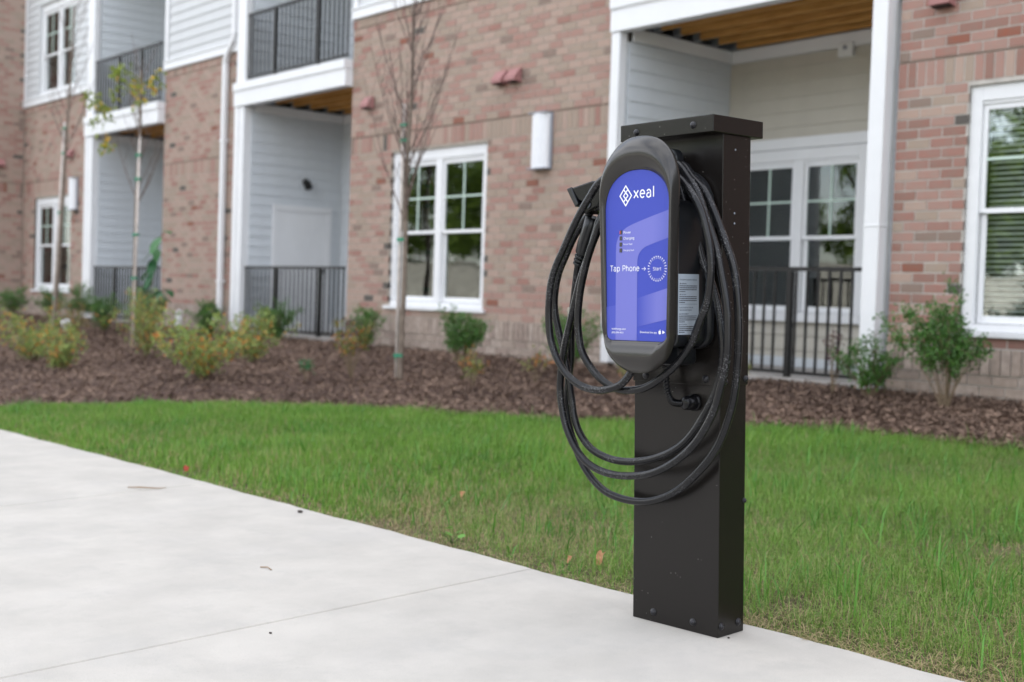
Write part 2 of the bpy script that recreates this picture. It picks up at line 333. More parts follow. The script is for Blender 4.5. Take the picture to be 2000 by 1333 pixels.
strip_grid('mulch_bed', np.linspace(-40, 12, 521), lambda x: bed_edge(x)-.02, lambda x: x*0+8.95, 60, 'mulch', dz=-.012, noise=.028)
strip_grid('lawn_soil', np.linspace(-11, 12, 300), lambda x: walk_edge(x)-.03, lambda x: bed_edge(x)+.06, 40, 'soil', dz=-.022, noise=.012)
# sidewalk: slabs between tooled joints, in the paving frame
sw = empty('sidewalk', matrix=PM, kind='structure')
EPX = [-14, -9, -7.5, -6.39, -5.44, -4.64, -3.72, -3.29, -2.83, -2.41, -1.68, -.98, -.489, -.025, .355, .638, 14]; EPY = [.60, .53, .50, .462, .425, .398, .363, .336, .313, .290, .264, .226, .203, .19, .173, .158, .10]
def pe(x): return float(np.interp(x, EPX, EPY))+.004*math.sin(x*9.1)+.003*math.sin(x*23.7)
bb = MB(); bb.box(-14, 14, -6.5, .0, -.16, -.0035); bb.build('joint_bed', 'jointdirt', sw)
for k in range(-6, 7):
    for row in range(2):
        x0 = -.943+2.388*k; x1 = x0+2.388
        gp = .0032
        xs = [x0+gp, x0+gp+.004]+list(np.linspace(x0+.05, x1-.05, 24))+[x1-gp-.004, x1-gp]
        ylo = -3.2 if row == 0 else -6.4
        V = []; F = []; nr = 6
        for i, x in enumerate(xs):
            e = pe(x) if row == 0 else -3.2-.004
            zj = -.004 if i in (0, len(xs)-1) else 0.
            for (yy, zz) in ((ylo+.002, -.11), (ylo+.002, zj-.004), (ylo+.008, zj), (e-.012, zj), (e-.003, zj-.003), (e, -.011), (e+.001, -.11)): V.append((x, yy, zz))
        n = 7
        for i in range(len(xs)-1):
            for j in range(n-1): F.append((i*n+j, (i+1)*n+j, (i+1)*n+j+1, i*n+j+1))
        F.append(tuple(range(n-1, -1, -1))); F.append(tuple((len(xs)-1)*n+j for j in range(n)))
        b = MB(); b.add(V, F); b.build('slab', 'concrete', sw)
def box_kind(name, mtl, a, parent=None, kind='structure'):
    b = MB(); b.box(*a); o = b.build(name, mtl, parent)
    return tag(o, kind=kind) if parent is None else o
pk = MB(); pk.box(-30, 30, -19, -3.95, -.5, -.17); tag(pk.build('parking_lot', 'asphalt'), kind='structure')
# bank of pale gravel across the lot, seen mirrored in the windows
xs = np.linspace(-70, 50, 121); prof = [(-19, -.5), (-19.5, .2), (-22, 1.6), (-25, 2.7), (-30, 3.1), (-60, 3.2)]
V = []; F = []
for i, x in enumerate(xs):
    for j, (y, z) in enumerate(prof): V.append((x, y+.5*math.sin(x*.35), z+(.25*math.sin(x*.21+j)+.12*math.sin(x*.9+2*j) if j > 0 else 0)))
for i in range(len(xs)-1):
    for j in range(len(prof)-1): F.append((i*6+j+1, i*6+j, (i+1)*6+j, (i+1)*6+j+1))
b = MB(); b.add(V, F, 0, True); tag(b.build('embankment', 'gravel', fix=True), kind='structure')
# distant wood as one mass
ctr = []
for k in range(54):
    x = -68+k*2.2+random.uniform(-.8, .8); y = -28-random.uniform(0, 10); h = random.uniform(5, 8.3)
    for q in range(12):
        ctr.append((x+random.uniform(-1.8, 1.8), y+random.uniform(-1.8, 1.8), 3+h*random.uniform(.12, 1), random.uniform(.7, 1.5)))
ctr = np.array(ctr); sel = rng.integers(0, len(ctr), 110000); dv = rng.normal(size=(110000, 3)); dv /= np.linalg.norm(dv, axis=1)[:, None]
P = ctr[sel, :3]+dv*(ctr[sel, 3]*rng.random(110000)**.4)[:, None]
V, F, r_ = leaves(P, .34, .24); me = npmesh('far_wood', V, F, None, ['forest'], r_)
fw = link('far_wood', me); tag(fw, 'mass of green trees across the lot mirrored in the windows', 'wood', kind='stuff')

# ------------------------------------------------------------------ the apartment building
bld = empty('apartment_building', (-12, 8.8, .37), 'pink and tan brick apartment building with pale siding, white trim and recessed porches', 'building')
class W:                                                           # children of the building keep world coordinates
    inv = Matrix.Translation((12, -8.8, -.37))
def part(o, parent=bld):
    o.parent = parent
    if parent is bld: o.matrix_parent_inverse = W.inv
    return o
YF = 8.8
CO = .0813; BL = .203; J = .0120
def mapper(face, off):
    """(u, depth, z) -> world; depth measured outward"""
    if face == 'F': return lambda u, d, z: (u, off-d, z)           # front walls look to -Y
    if face == 'R': return lambda u, d, z: (off+d, u, z)           # side walls look to +X, u runs along Y
    return lambda u, d, z: (off-d, u, z)
def fbox(mb, mp, u0, u1, d0, d1, z0, z1, mi=0):
    a = mp(u0, d0, z0); b = mp(u1, d1, z1); mb.box(a[0], b[0], a[1], b[1], a[2], b[2], mi)
def wall(name, face, off, u0, u1, z0, z1, holes, mtl, thick=.16, parent=bld):
    """solid wall with real openings, outer face at depth 0"""
    mp = mapper(face, off); mb = MB()
    us = sorted({u0, u1, *[h[0] for h in holes], *[h[1] for h in holes]}); zs = sorted({z0, z1, *[h[2] for h in holes], *[h[3] for h in holes]})
    us = [u for u in us if u0 <= u <= u1]; zs = [z for z in zs if z0 <= z <= z1]
    def solid(i, j):
        if i < 0 or j < 0 or i >= len(us)-1 or j >= len(zs)-1: return False
        cu = (us[i]+us[i+1])/2; cz = (zs[j]+zs[j+1])/2
        return not any(h[0] < cu < h[1] and h[2] < cz < h[3] for h in holes)
    for i in range(len(us)-1):
        for j in range(len(zs)-1):
            if not solid(i, j): continue
            a, b, c, d = us[i], us[i+1], zs[j], zs[j+1]
            mb.add([mp(a, 0, c), mp(b, 0, c), mp(b, 0, d), mp(a, 0, d)], [(0, 1, 2, 3)]); mb.add([mp(a, -thick, c), mp(b, -thick, c), mp(b, -thick, d), mp(a, -thick, d)], [(3, 2, 1, 0)])
            if not solid(i-1, j): mb.add([mp(a, 0, c), mp(a, 0, d), mp(a, -thick, d), mp(a, -thick, c)], [(0, 1, 2, 3)])
            if not solid(i+1, j): mb.add([mp(b, 0, c), mp(b, 0, d), mp(b, -thick, d), mp(b, -thick, c)], [(3, 2, 1, 0)])
            if not solid(i, j-1): mb.add([mp(a, 0, c), mp(b, 0, c), mp(b, -thick, c), mp(a, -thick, c)], [(3, 2, 1, 0)])
            if not solid(i, j+1): mb.add([mp(a, 0, d), mp(b, 0, d), mp(b, -thick, d), mp(a, -thick, d)], [(0, 1, 2, 3)])
    return part(mb.build(name, mtl), parent)
SZ = []
M['shadowline'] = mat('brown shadow line', (.15, .105, .08), .8, .2)  # thin brown strip paints the shadow line above the soldier course
def brick_rows(u0, u1, z0, ztop, holes, seed, BW=BW):
    """list of (u0,u1,z0,z1,mat,proud) laid in running bond with soldier, rowlock and tan base courses"""
    rg = random.Random(seed); out = []
    def clip(a, b, c, d):
        segs = [(a, b)]
        for h in holes:
            if d > h[2]+.004 and c < h[3]-.004:
                ns = []
                for s in segs:
                    if h[1] <= s[0] or h[0] >= s[1]: ns.append(s)
                    else:
                        if h[0] > s[0]: ns.append((s[0], h[0]))
                        if h[1] < s[1]: ns.append((h[1], s[1]))
                segs = ns
        return [s for s in segs if s[1]-s[0] > .025]
    def put(a, b, c, d, tan, proud):
        for s in clip(a, b, c, d):
            if tan: k = 8+rg.randrange(4)
            else:
                k = rg.choices(range(8), BW)[0]
                if .03 < (s[1]-s[0]) < .15 and (b-a) > .1 and rg.random() < .26: k = rg.choice((7, 4, 4))
            out.append((s[0], s[1], c, d, k, proud+rg.uniform(-.0015, .0015)))
    def soldier(za, zb, tan, proud=0., step=.0813):
        u = u0
        while u < u1-.02:
            put(u, min(u+step-J, u1), za, zb-J, tan, proud); u += step
    def course(z, i, tan, proud=0., h=CO):
        u = u0-(BL*.5 if i % 2 else 0)
        while u < u1-.02:
            a = max(u, u0); b = min(u+BL-J, u1)
            if b-a > .03: put(a, b, z, z+h-J, tan, proud)
            u += BL
    i = 0; z = .75-CO*2.5-CO*6
    for k in range(6):
        if z+CO > z0-.1: course(z, i, True, .004)
        z += CO; i += 1
    soldier(.5468, .75, True, .010)
    z = .75; i = 0
    while z < 2.75-CO*.5: course(z, i, False); z += CO; i += 1
    SZ.append(z); soldier(z, z+.205, False, 0.); z += .205+.012
    while z < min(ztop, 4.42)-CO*.5: course(z, i, False); z += CO; i += 1
    if ztop > 4.3: soldier(z, min(ztop, 4.5), False, .012) if ztop <= 4.52 else None
    if ztop > 4.52:
        while z < ztop-CO*.5: course(z, i, False); z += CO; i += 1
    return out
unit = {}
def unit_brick(k):
    if k not in unit:
        key = ('b%d' % k) if k < 8 else ('t%d' % (k-8)); b = MB()
        e = .02; b.box(0, 1, 0, 1, 0, 1); unit[k] = b.mesh('brick', key)
    return unit[k]
def shadow_strip(wallobj, face, off, u0, u1):
    mp = mapper(face, off); b = MB(); fbox(b, mp, u0, u1, -.01, .002, SZ[0]+.197, SZ[0]+.213); b.build('shadow_strip', 'shadowline', wallobj)
def lay(wallobj, face, off, rows, indiv=None):
    """bricks picked out by indiv(u,z) become sub-parts, the rest one joined piece"""
    mp = mapper(face, off); mb = MB(); n = 0
    inv = wallobj.matrix_basis
    for (a, b, c, d, k, pr) in rows:
        if indiv and indiv(a, c) and n < 300:
            o = link('brick', unit_brick(k), wallobj); n += 1
            p = mp(a, .0045+pr, c); q = mp(b, -.03, d)
            lo = [min(p[i], q[i]) for i in range(3)]; hi = [max(p[i], q[i]) for i in range(3)]
            o.location = lo; o.scale = [hi[i]-lo[i] for i in range(3)]
        else: fbox(mb, mp, a, b, -.03, .0045+pr, c, d, k)
    if mb.v:
        o = mb.build('brickwork', ['b%d' % i for i in range(8)]+['t%d' % i for i in range(4)], wallobj); o['kind'] = 'stuff'
    return n
def side_bricks(rows, u0, u1): pass

# openings: outer X0, X1, z0, z1
M['mortarsoft'] = mat('soft tan mortar', (.37, .325, .28), .95, .1, var=.15, vscale=12)
WIN_R = (-4.91, -3.07, .83, 2.745); WIN_M = (-12.53, -10.68, .83, 2.745); WIN_F = (-24.74, -22.86, .83, 2.66)
MW = 'mortar'
ZB = -.15
wR = wall('brick_wall', 'F', YF, -5.52, 3.0, ZB, 7.0, [WIN_R], MW); nR = lay(wR, 'F', YF, brick_rows(-5.52, 3.0, 0, 6.9, [WIN_R], 1, [.33, .27, .09, .15, .06, .06, .03, .01]), lambda u, z: u < -4.15 and z < 3.9)
wM = wall('brick_wall', 'F', YF, -13.45, -8.68, ZB, 4.5, [WIN_M], 'mortarsoft'); nM = lay(wM, 'F', YF, brick_rows(-13.45, -8.68, 0, 4.5, [WIN_M], 2, BWM), lambda u, z: u > -10.4 and .9 < z < 3.2)
wP = wall('brick_wall', 'F', YF, -18.95, -16.40, ZB, 4.5, [], 'mortarsoft'); lay(wP, 'F', YF, brick_rows(-18.95, -16.40, 0, 4.5, [], 3, BWM))
wF = wall('brick_wall', 'F', YF, -25.4, -22.0, ZB, 4.5, [WIN_F], 'mortarsoft'); lay(wF, 'F', YF, brick_rows(-25.4, -22.0, 0, 4.5, [WIN_F], 4, BWM))
wW = wall('brick_wall', 'R', -25.4, 8.07, 8.8-.012, ZB, 7.0, [], 'mortarsoft'); lay(wW, 'R', -25.4, brick_rows(8.07, 8.78, 0, 6.9, [], 5, BWM))
for a_ in ((wR, 'F', YF, -5.52, 3.0), (wM, 'F', YF, -13.45, -8.68), (wP, 'F', YF, -18.95, -16.40), (wF, 'F', YF, -25.4, -22.0), (wW, 'R', -25.4, 8.07, 8.78)): shadow_strip(*a_)
# left return of the brick piers (the side that looks to +X is siding, the front returns are brick)
def siding(face, off, u0, u1, z0, z1, mtl, holes=(), expo=.152, name='siding_wall', back=True):
    if back: wo = wall(name, face, off, u0, u1, z0, z1, list(holes), mtl, thick=.12)
    mp = mapper(face, off); z = z0; cache = {}
    while z < z1-.02:
        zt = min(z+expo+.012, z1)
        segs = [(u0, u1)]
        for h in holes:
            if z+expo*.5 > h[2] and z+expo*.5 < h[3]:
                ns = []
                for s in segs:
                    if h[1] <= s[0] or h[0] >= s[1]: ns.append(s); continue
                    if h[0] > s[0]: ns.append((s[0], h[0]))
                    if h[1] < s[1]: ns.append((h[1], s[1]))
                segs = ns
        for s in segs:
            key = (round(s[0], 3), round(s[1], 3), round(zt-z, 3))
            if key not in cache:
                b = MB(); a, c = s
                vs = [mp(a, .001, 0), mp(c, .001, 0), mp(c, .019, 0), mp(a, .019, 0), mp(a, .001, zt-z), mp(c, .001, zt-z), mp(c, .004, zt-z), mp(a, .004, zt-z)]
                b.add(vs, [(0, 1, 2, 3), (4, 7, 6, 5), (3, 2, 6, 7), (0, 3, 7, 4), (1, 5, 6, 2), (0, 4, 5, 1)]); cache[key] = b.mesh('siding_board', mtl)
            o = link('siding_board', cache[key], wo); o.location = (0, 0, z)
        z += expo
    return wo
def trim(name, a, mtl='white', bevel=.004):
    b = MB(); b.box(*a); return part(b.build(name, mtl, bevel=bevel))
# upper siding over the brick
siding('F', YF, -13.45, -8.68, 4.62, 7.0, 'sidingwhite'); siding('F', YF, -18.95, -16.40, 4.62, 7.0, 'sidingwhite')
WIN_U = (-24.62, -22.78, 4.62, 6.42)
siding('F', YF, -25.4, -22.0, 4.62, 7.0, 'sidingwhite', holes=[WIN_U])
for (a, b) in ((-13.45, -8.68), (-18.95, -16.40), (-25.4, -22.0)):
    trim('band_trim', (a, b, 8.75, 8.80, 4.502, 4.62)); trim('band_cap', (a, b, 8.735, 8.80, 4.6225, 4.645))
for x in (-13.45, -18.95, -25.395): trim('corner_trim', (x, x+.11, 8.765, 8.782, 4.647, 7.0))
for x in (-8.79, -16.51, -22.11): trim('corner_trim', (x, x+.105, 8.765, 8.782, 4.647, 7.0))
# porches: (x of left side wall, x of right edge, left pier edge)
PORCH = [(-8.565, -5.70, -8.68), (-16.13, -13.45, -16.40), (-21.68, -18.95, -22.0)]
YBK = 10.4
for i, (xl, xr, xp) in enumerate(PORCH):
    z2 = 7.0
    BK = [(-8.27, -6.78, .95, 2.60)] if i == 0 else []
    siding('R', xl, YF+.02, YBK, .42, 3.58, 'siding'); siding('R', xl, YF+.02, YBK, 4.02, z2, 'siding')
    siding('F', YBK, xl, xr+.1, .42, 3.58, 'sidingcream' if i == 0 else 'siding', holes=BK)
    siding('F', YBK, xl, xr+.1, 4.02, z2, 'siding', holes=[(xl+.5, xr-.15, 4.05, 6.15)])
    w_ = wall('side_wall', 'L', xr+.02, YF+.17, YBK, .40, z2, [], 'siding')
    # corner posts
    trim('corner_post', (xp, xp+.115, 8.69, 8.80, .40, 3.655)); trim('porch_post', (xp+.118 if i == 0 else xp+.118, xl-.002, 8.70, 8.84, .40, 3.655)) if xl-xp > .13 else None
    trim('corner_post', (xp+.02, xl, 8.70, 8.80, 4.003, z2))
    # slab, frieze trims
    trim('porch_slab', (xp+.12, xr-.02, 8.755, YBK, .20, .40), 'slab')
    trim('frieze_trim', (xl+.0145, xl+.034, 8.85, YBK-.02, 3.582, 3.715)); trim('frieze_trim', (xl+.036, xr, YBK-.034, YBK-.0145, 3.582, 3.715))
    trim('base_trim', (xl+.0145, xl+.03, 8.9, YBK-.04, .402, .52)) if i else trim('base_trim', (xl+.05, xr, YBK-.03, YBK-.0145, .402, .50), 'siding')
    # white beam of the balcony above
    x0 = xp; x1 = -13.45-.0 if i == 1 else xr
    x1 = xr+.0
    bb = MB(); bb.box(x0-.01, x1, 8.675, 8.80, 3.66, 3.885); bb.box(x0-.01, x1, 8.655, 8.80, 3.887, 4.0); bb.box(x0-.01, x1, 8.665, 8.80, 3.872, 3.8865)
    o = part(bb.build('balcony_beam', 'white', bevel=.004))
    trim('balcony_floor', (xp+.12, xr, 8.802, YBK, 3.95, 4.0), 'slab')
    # joists run along the front, boards above them
    ny = 9; ys = np.linspace(8.86, YBK-.06, 6)
    for y in ys:
        jb = MB(); jb.box(xl+.04, xr+.015, y-.019, y+.019, 3.73, 3.905); part(jb.build('ceiling_joist', 'wood'))
        hb = MB(); hb.box(xl+.036, xl+.13, y-.023, y+.023, 3.722, 3.84); part(hb.build('joist_hanger', 'hanger'))
    x = xl+.03
    nb = int((YBK-8.83)/.145)
    for q in range(nb):
        y = 8.83+q*(YBK-8.83)/nb
        jb = MB(); jb.box(xl+.03, xr+.015, y+.004, y+(YBK-8.83)/nb-.004, 3.908, 3.946); part(jb.build('deck_board', 'woodshaded'))
    trim('balcony_ceiling', (xl, xr+.1, 8.80, YBK, 6.75, 6.85))
# the full-height column right of the near porch
trim('porch_column', (-5.72, -5.58, 8.695, 8.86, .36, 7.0)); trim('column_back', (-5.60, -5.522, 8.72, 8.81, .36, 7.0)) if False else None
trim('column_joint', (-5.724, -5.576, 8.691, 8.864, 1.68, 1.70))
# roof
rf = MB(); rf.box(-62, 46, 8.4, 24.4, 10.62, 10.85); part(rf.build('roof', 'white')); rb = MB(); rb.box(-60, 45, 10.6, 24, -.4, 10.6); part(rb.build('rear_block', 'siding'))
rb = MB(); rb.box(-60, 45, 8.80, 10.59, 7.005, 10.6); part(rb.build('third_storey', 'sidingwhite')); rb = MB(); rb.box(-60, -25.57, 8.08, 10.59, -.4, 7.0); rb.box(-60, -25.4, 8.08, 8.795, 7.0, 10.6); part(rb.build('wing', 't0'))
rb = MB(); rb.box(3.01, 45, 8.80, 10.59, -.4, 7.0); part(rb.build('unseen_dark_wall', 'darkreflect'))  # added wall out of view, kept dark for the pedestal's reflection
# railings
def railing(x0, x1, z0, z1, y=8.78, posts=(), pitch=.112):
    r = empty('railing', (x0, y, z0)); part(r); W2 = Matrix.Translation((-x0, -y, -z0))
    def pp(name, a):
        b = MB(); b.box(*a); o = b.build(name, 'rail', r); o.matrix_parent_inverse = W2; return o
    pp('top_rail', (x0, x1, y-.022, y+.022, z1-.035, z1)); pp('bottom_rail', (x0, x1, y-.016, y+.016, z0+.03, z0+.06))
    me = MB().box(-.0095, .0095, -.0095, .0095, 0, z1-z0-.0985).mesh('baluster', 'rail')
    n = int((x1-x0)/pitch)
    for k in range(n+1):
        xx = x0+.012+k*(x1-x0-.024)/n
        if any(abs(xx-p) < .05 for p in posts): continue
        o = link('baluster', me, r); o.location = (xx-x0, 0, .0615)
    for p in posts: pp('rail_post', (p-.025, p+.025, y-.0245, y+.0245, z0+.002, z1-.0365))
    # the railing's end plates
    return r
railing(-8.555, -5.735, .40, 1.355, posts=(-7.5, -6.48)); railing(-16.1, -13.50, .40, 1.345, posts=(-15.22, -14.08))
railing(-21.64, -19.0, .40, 1.335, posts=(-20.75, -19.85)); railing(-16.1, -13.50, 4.02, 4.98, posts=(-15.35, -14.22), y=8.74)
railing(-21.64, -19.0, 4.02, 4.98, posts=(-20.65, -19.75), y=8.74); railing(-8.555, -5.735, 4.02, 4.98, y=8.74, posts=(-7.0,))

# windows
def window(op, face_y=YF, sill=True, blind=None, upstairs=False, rail_z=None, setback=.03):
    x0, x1, z0, z1 = op; Y = face_y
    r = empty('window', (x0, Y, z0)); part(r); W2 = Matrix.Translation((-x0, -Y, -z0))
    def pp(name, mtl, *boxes, bevel=.003):
        b = MB()
        for a in boxes: b.box(*a)
        o = b.build(name, mtl, r, bevel=bevel); o.matrix_parent_inverse = W2; return o
    yb = Y+setback
    T = .095; zs = z0+.10
    # casing set in the opening
    pp('casing', 'white', (x0+.003, x0+T, yb, yb+.05, zs, z1-.003), (x1-T, x1-.003, yb, yb+.05, zs, z1-.003), (x0+T, x1-T, yb, yb+.05, z1-.12, z1-.003))
    if sill:
        pp('sill', 'white', (x0-.05, x1+.05, Y-.045, yb+.06, z0-.002, z0+.038)); pp('apron', 'white', (x0+.003, x1-.003, yb-.004, yb+.055, z0+.040, zs-.002))
    else: pp('sill', 'white', (x0+.003, x1-.003, yb-.03, yb+.05, z0+.003, zs-.002))
    xa, xb = x0+T, x1-T; mid = (xa+xb)/2
    pp('mullion', 'white', (mid-.055, mid+.055, yb+.004, yb+.055, zs, z1-.12))
    pp('brickmould', 'vinyl', (xa+.001, xb-.001, yb+.012, yb+.05, z1-.145, z1-.122))
    rz = rail_z or (zs+(z1-.12-zs)*.47)
    for (a, b) in ((xa, mid-.055), (mid+.055, xb)):
        yt = yb+.026; yl = yb+.05; s = .040; zt = z1-.146
        pp('upper_sash', 'vinyl', (a+.002, a+s, yt, yt+.03, rz, zt), (b-s, b-.002, yt, yt+.03, rz, zt), (a+s, b-s, yt, yt+.03, zt-s, zt), (a+s, b-s, yt-.004, yt+.03, rz-.004, rz+.034))
        pp('lower_sash', 'vinyl', (a+.002, a+s+.008, yl+.004, yl+.03, zs+.002, rz-.006), (b-s-.008, b-.002, yl+.004, yl+.03, zs+.002, rz-.006), (a+s, b-s, yl+.004, yl+.03, zs+.002, zs+.06))
        pp('pane', 'glass', (a+s, b-s, yt+.013, yt+.016, rz+.034, zt-s), bevel=0); pp('pane', 'glass', (a+s+.008, b-s-.008, yl+.015, yl+.018, zs+.06, rz-.006), bevel=0)
        cx = (a+b)/2; cz = (rz+.034+zt-s)/2
        pp('muntin', 'grille', (cx-.010, cx+.010, yt+.004, yt+.012, rz+.034, zt-s), bevel=0); pp('muntin', 'grille', (a+s, cx-.0102, yt+.004, yt+.012, cz-.010, cz+.010), (cx+.0102, b-s, yt+.004, yt+.012, cz-.010, cz+.010), bevel=0)
        if blind:
            zb = zs+.05 if blind == 'full' else rz-.15
            bl = MB(); z = zb
            while z < zt-.02:
                bl.add([(a+s-.02, yl+.075, z), (b-s+.02, yl+.075, z), (b-s+.02, yl+.095, z+.021), (a+s-.02, yl+.095, z+.021)], [(0, 1, 2, 3)]); z += .042
            o = bl.build('blind', 'blind', r); o.matrix_parent_inverse = W2; o['kind'] = 'stuff'
        else:
            cu = MB(); n = 30; w0 = a+s; w1 = a+s+(b-a)*.42
            vs = []
            for q in range(n+1):
                t = q/n; xx = w0+(w1-w0)*t; yy = yl+.15+.02*math.sin(t*26)
                vs += [(xx, yy, zs), (xx-.14*t, yy, zt)]
            cu.add(vs, [(2*q, 2*q+2, 2*q+3, 2*q+1) for q in range(n)], 0, True); o = cu.build('curtain', 'curtain', r); o.matrix_parent_inverse = W2
    # dark room box
    rm = MB(); X0, X1, Z0, Z1, Ya, Yb_ = x0+.01, x1-.01, z0+.01, z1-.01, yb+.10, yb+1.3
    vs = [(X0, Ya, Z0), (X1, Ya, Z0), (X1, Ya, Z1), (X0, Ya, Z1), (X0, Yb_, Z0), (X1, Yb_, Z0), (X1, Yb_, Z1), (X0, Yb_, Z1)]
    rm.add(vs, [(4, 5, 6, 7), (0, 4, 7, 3), (1, 2, 6, 5), (0, 1, 5, 4), (3, 7, 6, 2)]); o = rm.build('room', 'interior', r); o.matrix_parent_inverse = W2
    return r
window(WIN_R, blind='full', rail_z=1.775); window(WIN_M, rail_z=1.745); window(WIN_F, rail_z=1.72); window(WIN_U, sill=False, rail_z=5.42)
window((-8.40, -6.80, .86, 2.62), face_y=YBK, blind='full', rail_z=1.70, sill=False, setback=-.045)
trim('window_head', (-8.46, -6.62, YBK-.06, YBK-.0145, 2.622, 2.735)); trim('wide_casing', (-6.797, -6.55, YBK-.05, YBK-.0145, .5, 2.62))
# dark sliding doors of the balconies
for (xl, xr, xp) in PORCH:
    r = empty('balcony_door', (xl, YBK, 4.02)); part(r); W2 = Matrix.Translation((-xl, -YBK, -4.02))
    def pp(name, mtl, *boxes):
        b = MB()
        for a in boxes: b.box(*a)
        o = b.build(name, mtl, r); o.matrix_parent_inverse = W2; return o
    a, b_ = xl+.5, xr-.15
    pp('door_frame', 'white', (a+.002, a+.08, YBK-.03, YBK+.03, 4.06, 6.06), (b_-.08, b_-.002, YBK-.03, YBK+.03, 4.06, 6.06), (a+.002, b_-.002, YBK-.03, YBK+.03, 6.062, 6.148), ((a+b_)/2-.04, (a+b_)/2+.04, YBK-.03, YBK+.03, 4.06, 6.06))
    pp('pane', 'glass', (a+.08, (a+b_)/2-.04, YBK+.01, YBK+.014, 4.06, 6.06)); pp('pane', 'glass', ((a+b_)/2+.04, b_-.08, YBK+.01, YBK+.014, 4.06, 6.06))
# storage door in the middle porch's side wall (looks to +X)
dx = -16.13
d = empty('storage_door', (dx, 9.2, .42)); part(d); W2 = Matrix.Translation((-dx, -9.2, -.42))
def pp(name, mtl, *boxes, bevel=.003):
    b = MB()
    for a in boxes: b.box(*a)
    o = b.build(name, mtl, d, bevel=bevel); o.matrix_parent_inverse = W2; return o
pp('door_casing', 'white', (dx+.0145, dx+.040, 9.20, 9.285, .42, 2.19), (dx+.0145, dx+.040, 10.13, 10.215, .42, 2.19), (dx+.0145, dx+.040, 9.20, 10.215, 2.192, 2.28))
pp('door_leaf', 'white', (dx+.0145, dx+.028, 9.287, 10.128, .43, 2.188)); pp('door_handle', 'rail', (dx+.0285, dx+.08, 10.03, 10.09, 1.30, 1.33), (dx+.0285, dx+.045, 10.045, 10.075, 1.27, 1.36))
# downspout with its offset and shoe
dp = empty('downspout', (-16.8, 8.72, .5)); part(dp); W2 = Matrix.Translation((16.8, -8.72, -.5))
def strut(path, w=.082, t=.07):
    b = MB(); vs = []
    for (x, y, z, hx) in path: vs += [(x-w/2, y-t/2+hx, z), (x+w/2, y-t/2+hx, z), (x+w/2, y+t/2+hx, z), (x-w/2, y+t/2+hx, z)]
    n = len(path); fs = [(3, 2, 1, 0), tuple(4*(n-1)+k for k in range(4))]
    for i in range(n-1):
        for k in range(4): fs.append((4*i+k, 4*i+(k+1) % 4, 4*i+4+(k+1) % 4, 4*i+4+k))
    b.add(vs, fs); return b
o = strut([(-16.80, 8.735, .80, 0), (-16.80, 8.735, 4.36, 0)]).build('lower_pipe', 'white', dp, bevel=.008); o.matrix_parent_inverse = W2
o = strut([(-16.80, 8.735, 4.362, 0), (-16.76, 8.725, 4.44, 0), (-16.54, 8.715, 4.66, 0), (-16.50, 8.715, 4.74, 0)]).build('offset_elbow', 'white', dp, bevel=.008); o.matrix_parent_inverse = W2
o = strut([(-16.50, 8.715, 4.742, 0), (-16.50, 8.715, 6.99, 0)]).build('upper_pipe', 'white', dp, bevel=.008); o.matrix_parent_inverse = W2
o = strut([(-16.80, 8.735, .798, 0), (-16.79, 8.725, .66, 0), (-16.76, 8.62, .52, 0), (-16.73, 8.46, .43, 0)]).build('shoe', 'white', dp, bevel=.008); o.matrix_parent_inverse = W2
for z in (1.1, 3.2):
    b = MB(); b.box(-16.86, -16.74, 8.696, 8.785, z, z+.03); o = b.build('strap', 'white', dp); o.matrix_parent_inverse = W2

# fixtures fastened to the walls
def wall_lamp(x, z, label):
    t = empty('wall_lamp', (x, 8.79, z), label, 'wall lamp', 'tall white wall lamps')
    b = MB(); b.box(-.14, .14, -.025, .0, -.30, .30); b.build('back_plate', 'lampmetal', t, bevel=.004)
    b = MB(); n = 10; prof = [(-.125, -.0255)]+[(-.125+.25*i/n, -.055-.055*math.sin(math.pi*i/n)**.6) for i in range(n+1)]+[(.125, -.0255)]
    b.prism(prof, -.288, .288, axis='z'); b.build('diffuser', 'lamp', t, fix=True)
    for s in (-1, 1):
        b = MB(); b.box(-.135, .135, -.115, -.026, s*.3-(.011 if s > 0 else 0), s*.3+(.011 if s < 0 else 0)); b.build('end_cap', 'lampmetal', t)
wall_lamp(-9.74, 2.68, 'tall white wall lamp on the pink brick between window and near porch')
wall_lamp(-22.66, 2.67, 'tall white wall lamp beside the farthest ground floor window')
def vent(x, y, z, label, rot=0):
    t = empty('hooded_vent', (x, y, z), label, 'vent', 'pink hooded wall vents', rot=(0, 0, rot))
    b = MB(); b.prism([(0, -.075), (0, .08), (-.03, .08), (-.11, -.02), (-.11, -.06), (-.095, -.06)], -.085, .085, axis='x'); b.build('hood', 'ventpink', t, fix=True, bevel=.004)
    b = MB(); b.box(-.075, .075, -.09, -.002, -.073, -.066); b.build('throat', 'ventdark', t)
vent(-10.44, 8.787, 3.42, 'left one of the two paired pink vents high on the brick')
vent(-10.21, 8.787, 3.42, 'right one of the two paired pink vents high on the brick')
vent(-13.02, 8.787, 3.40, 'single pink vent near the middle porch, left of the bare sapling top')
vent(-5.13, 8.787, 3.44, 'pink vent at the top edge, above the right hand window')
vent(-22.85, 8.787, 3.42, 'pink vent above the farthest wall lamp')
vent(-25.387, 8.30, 3.36, 'pink vent on the projecting wing at the far left', math.pi/2)
t = empty('porch_light', (dx+.014, 9.74, 2.64), 'small black round porch light on pale siding above the white door', 'lamp')
b = MB(); b.box(0, .014, -.10, .10, -.10, .10); b.build('mounting_block', 'siding', t, bevel=.004)
b = MB(); b.cyl((.0145, 0, 0), (1, 0, 0), .055, .03, 20); b.cyl((.05, 0, .01), (.5, 0, -.8), .045, .11, 20, r2=.06); b.build('lamp_body', 'rail', t)
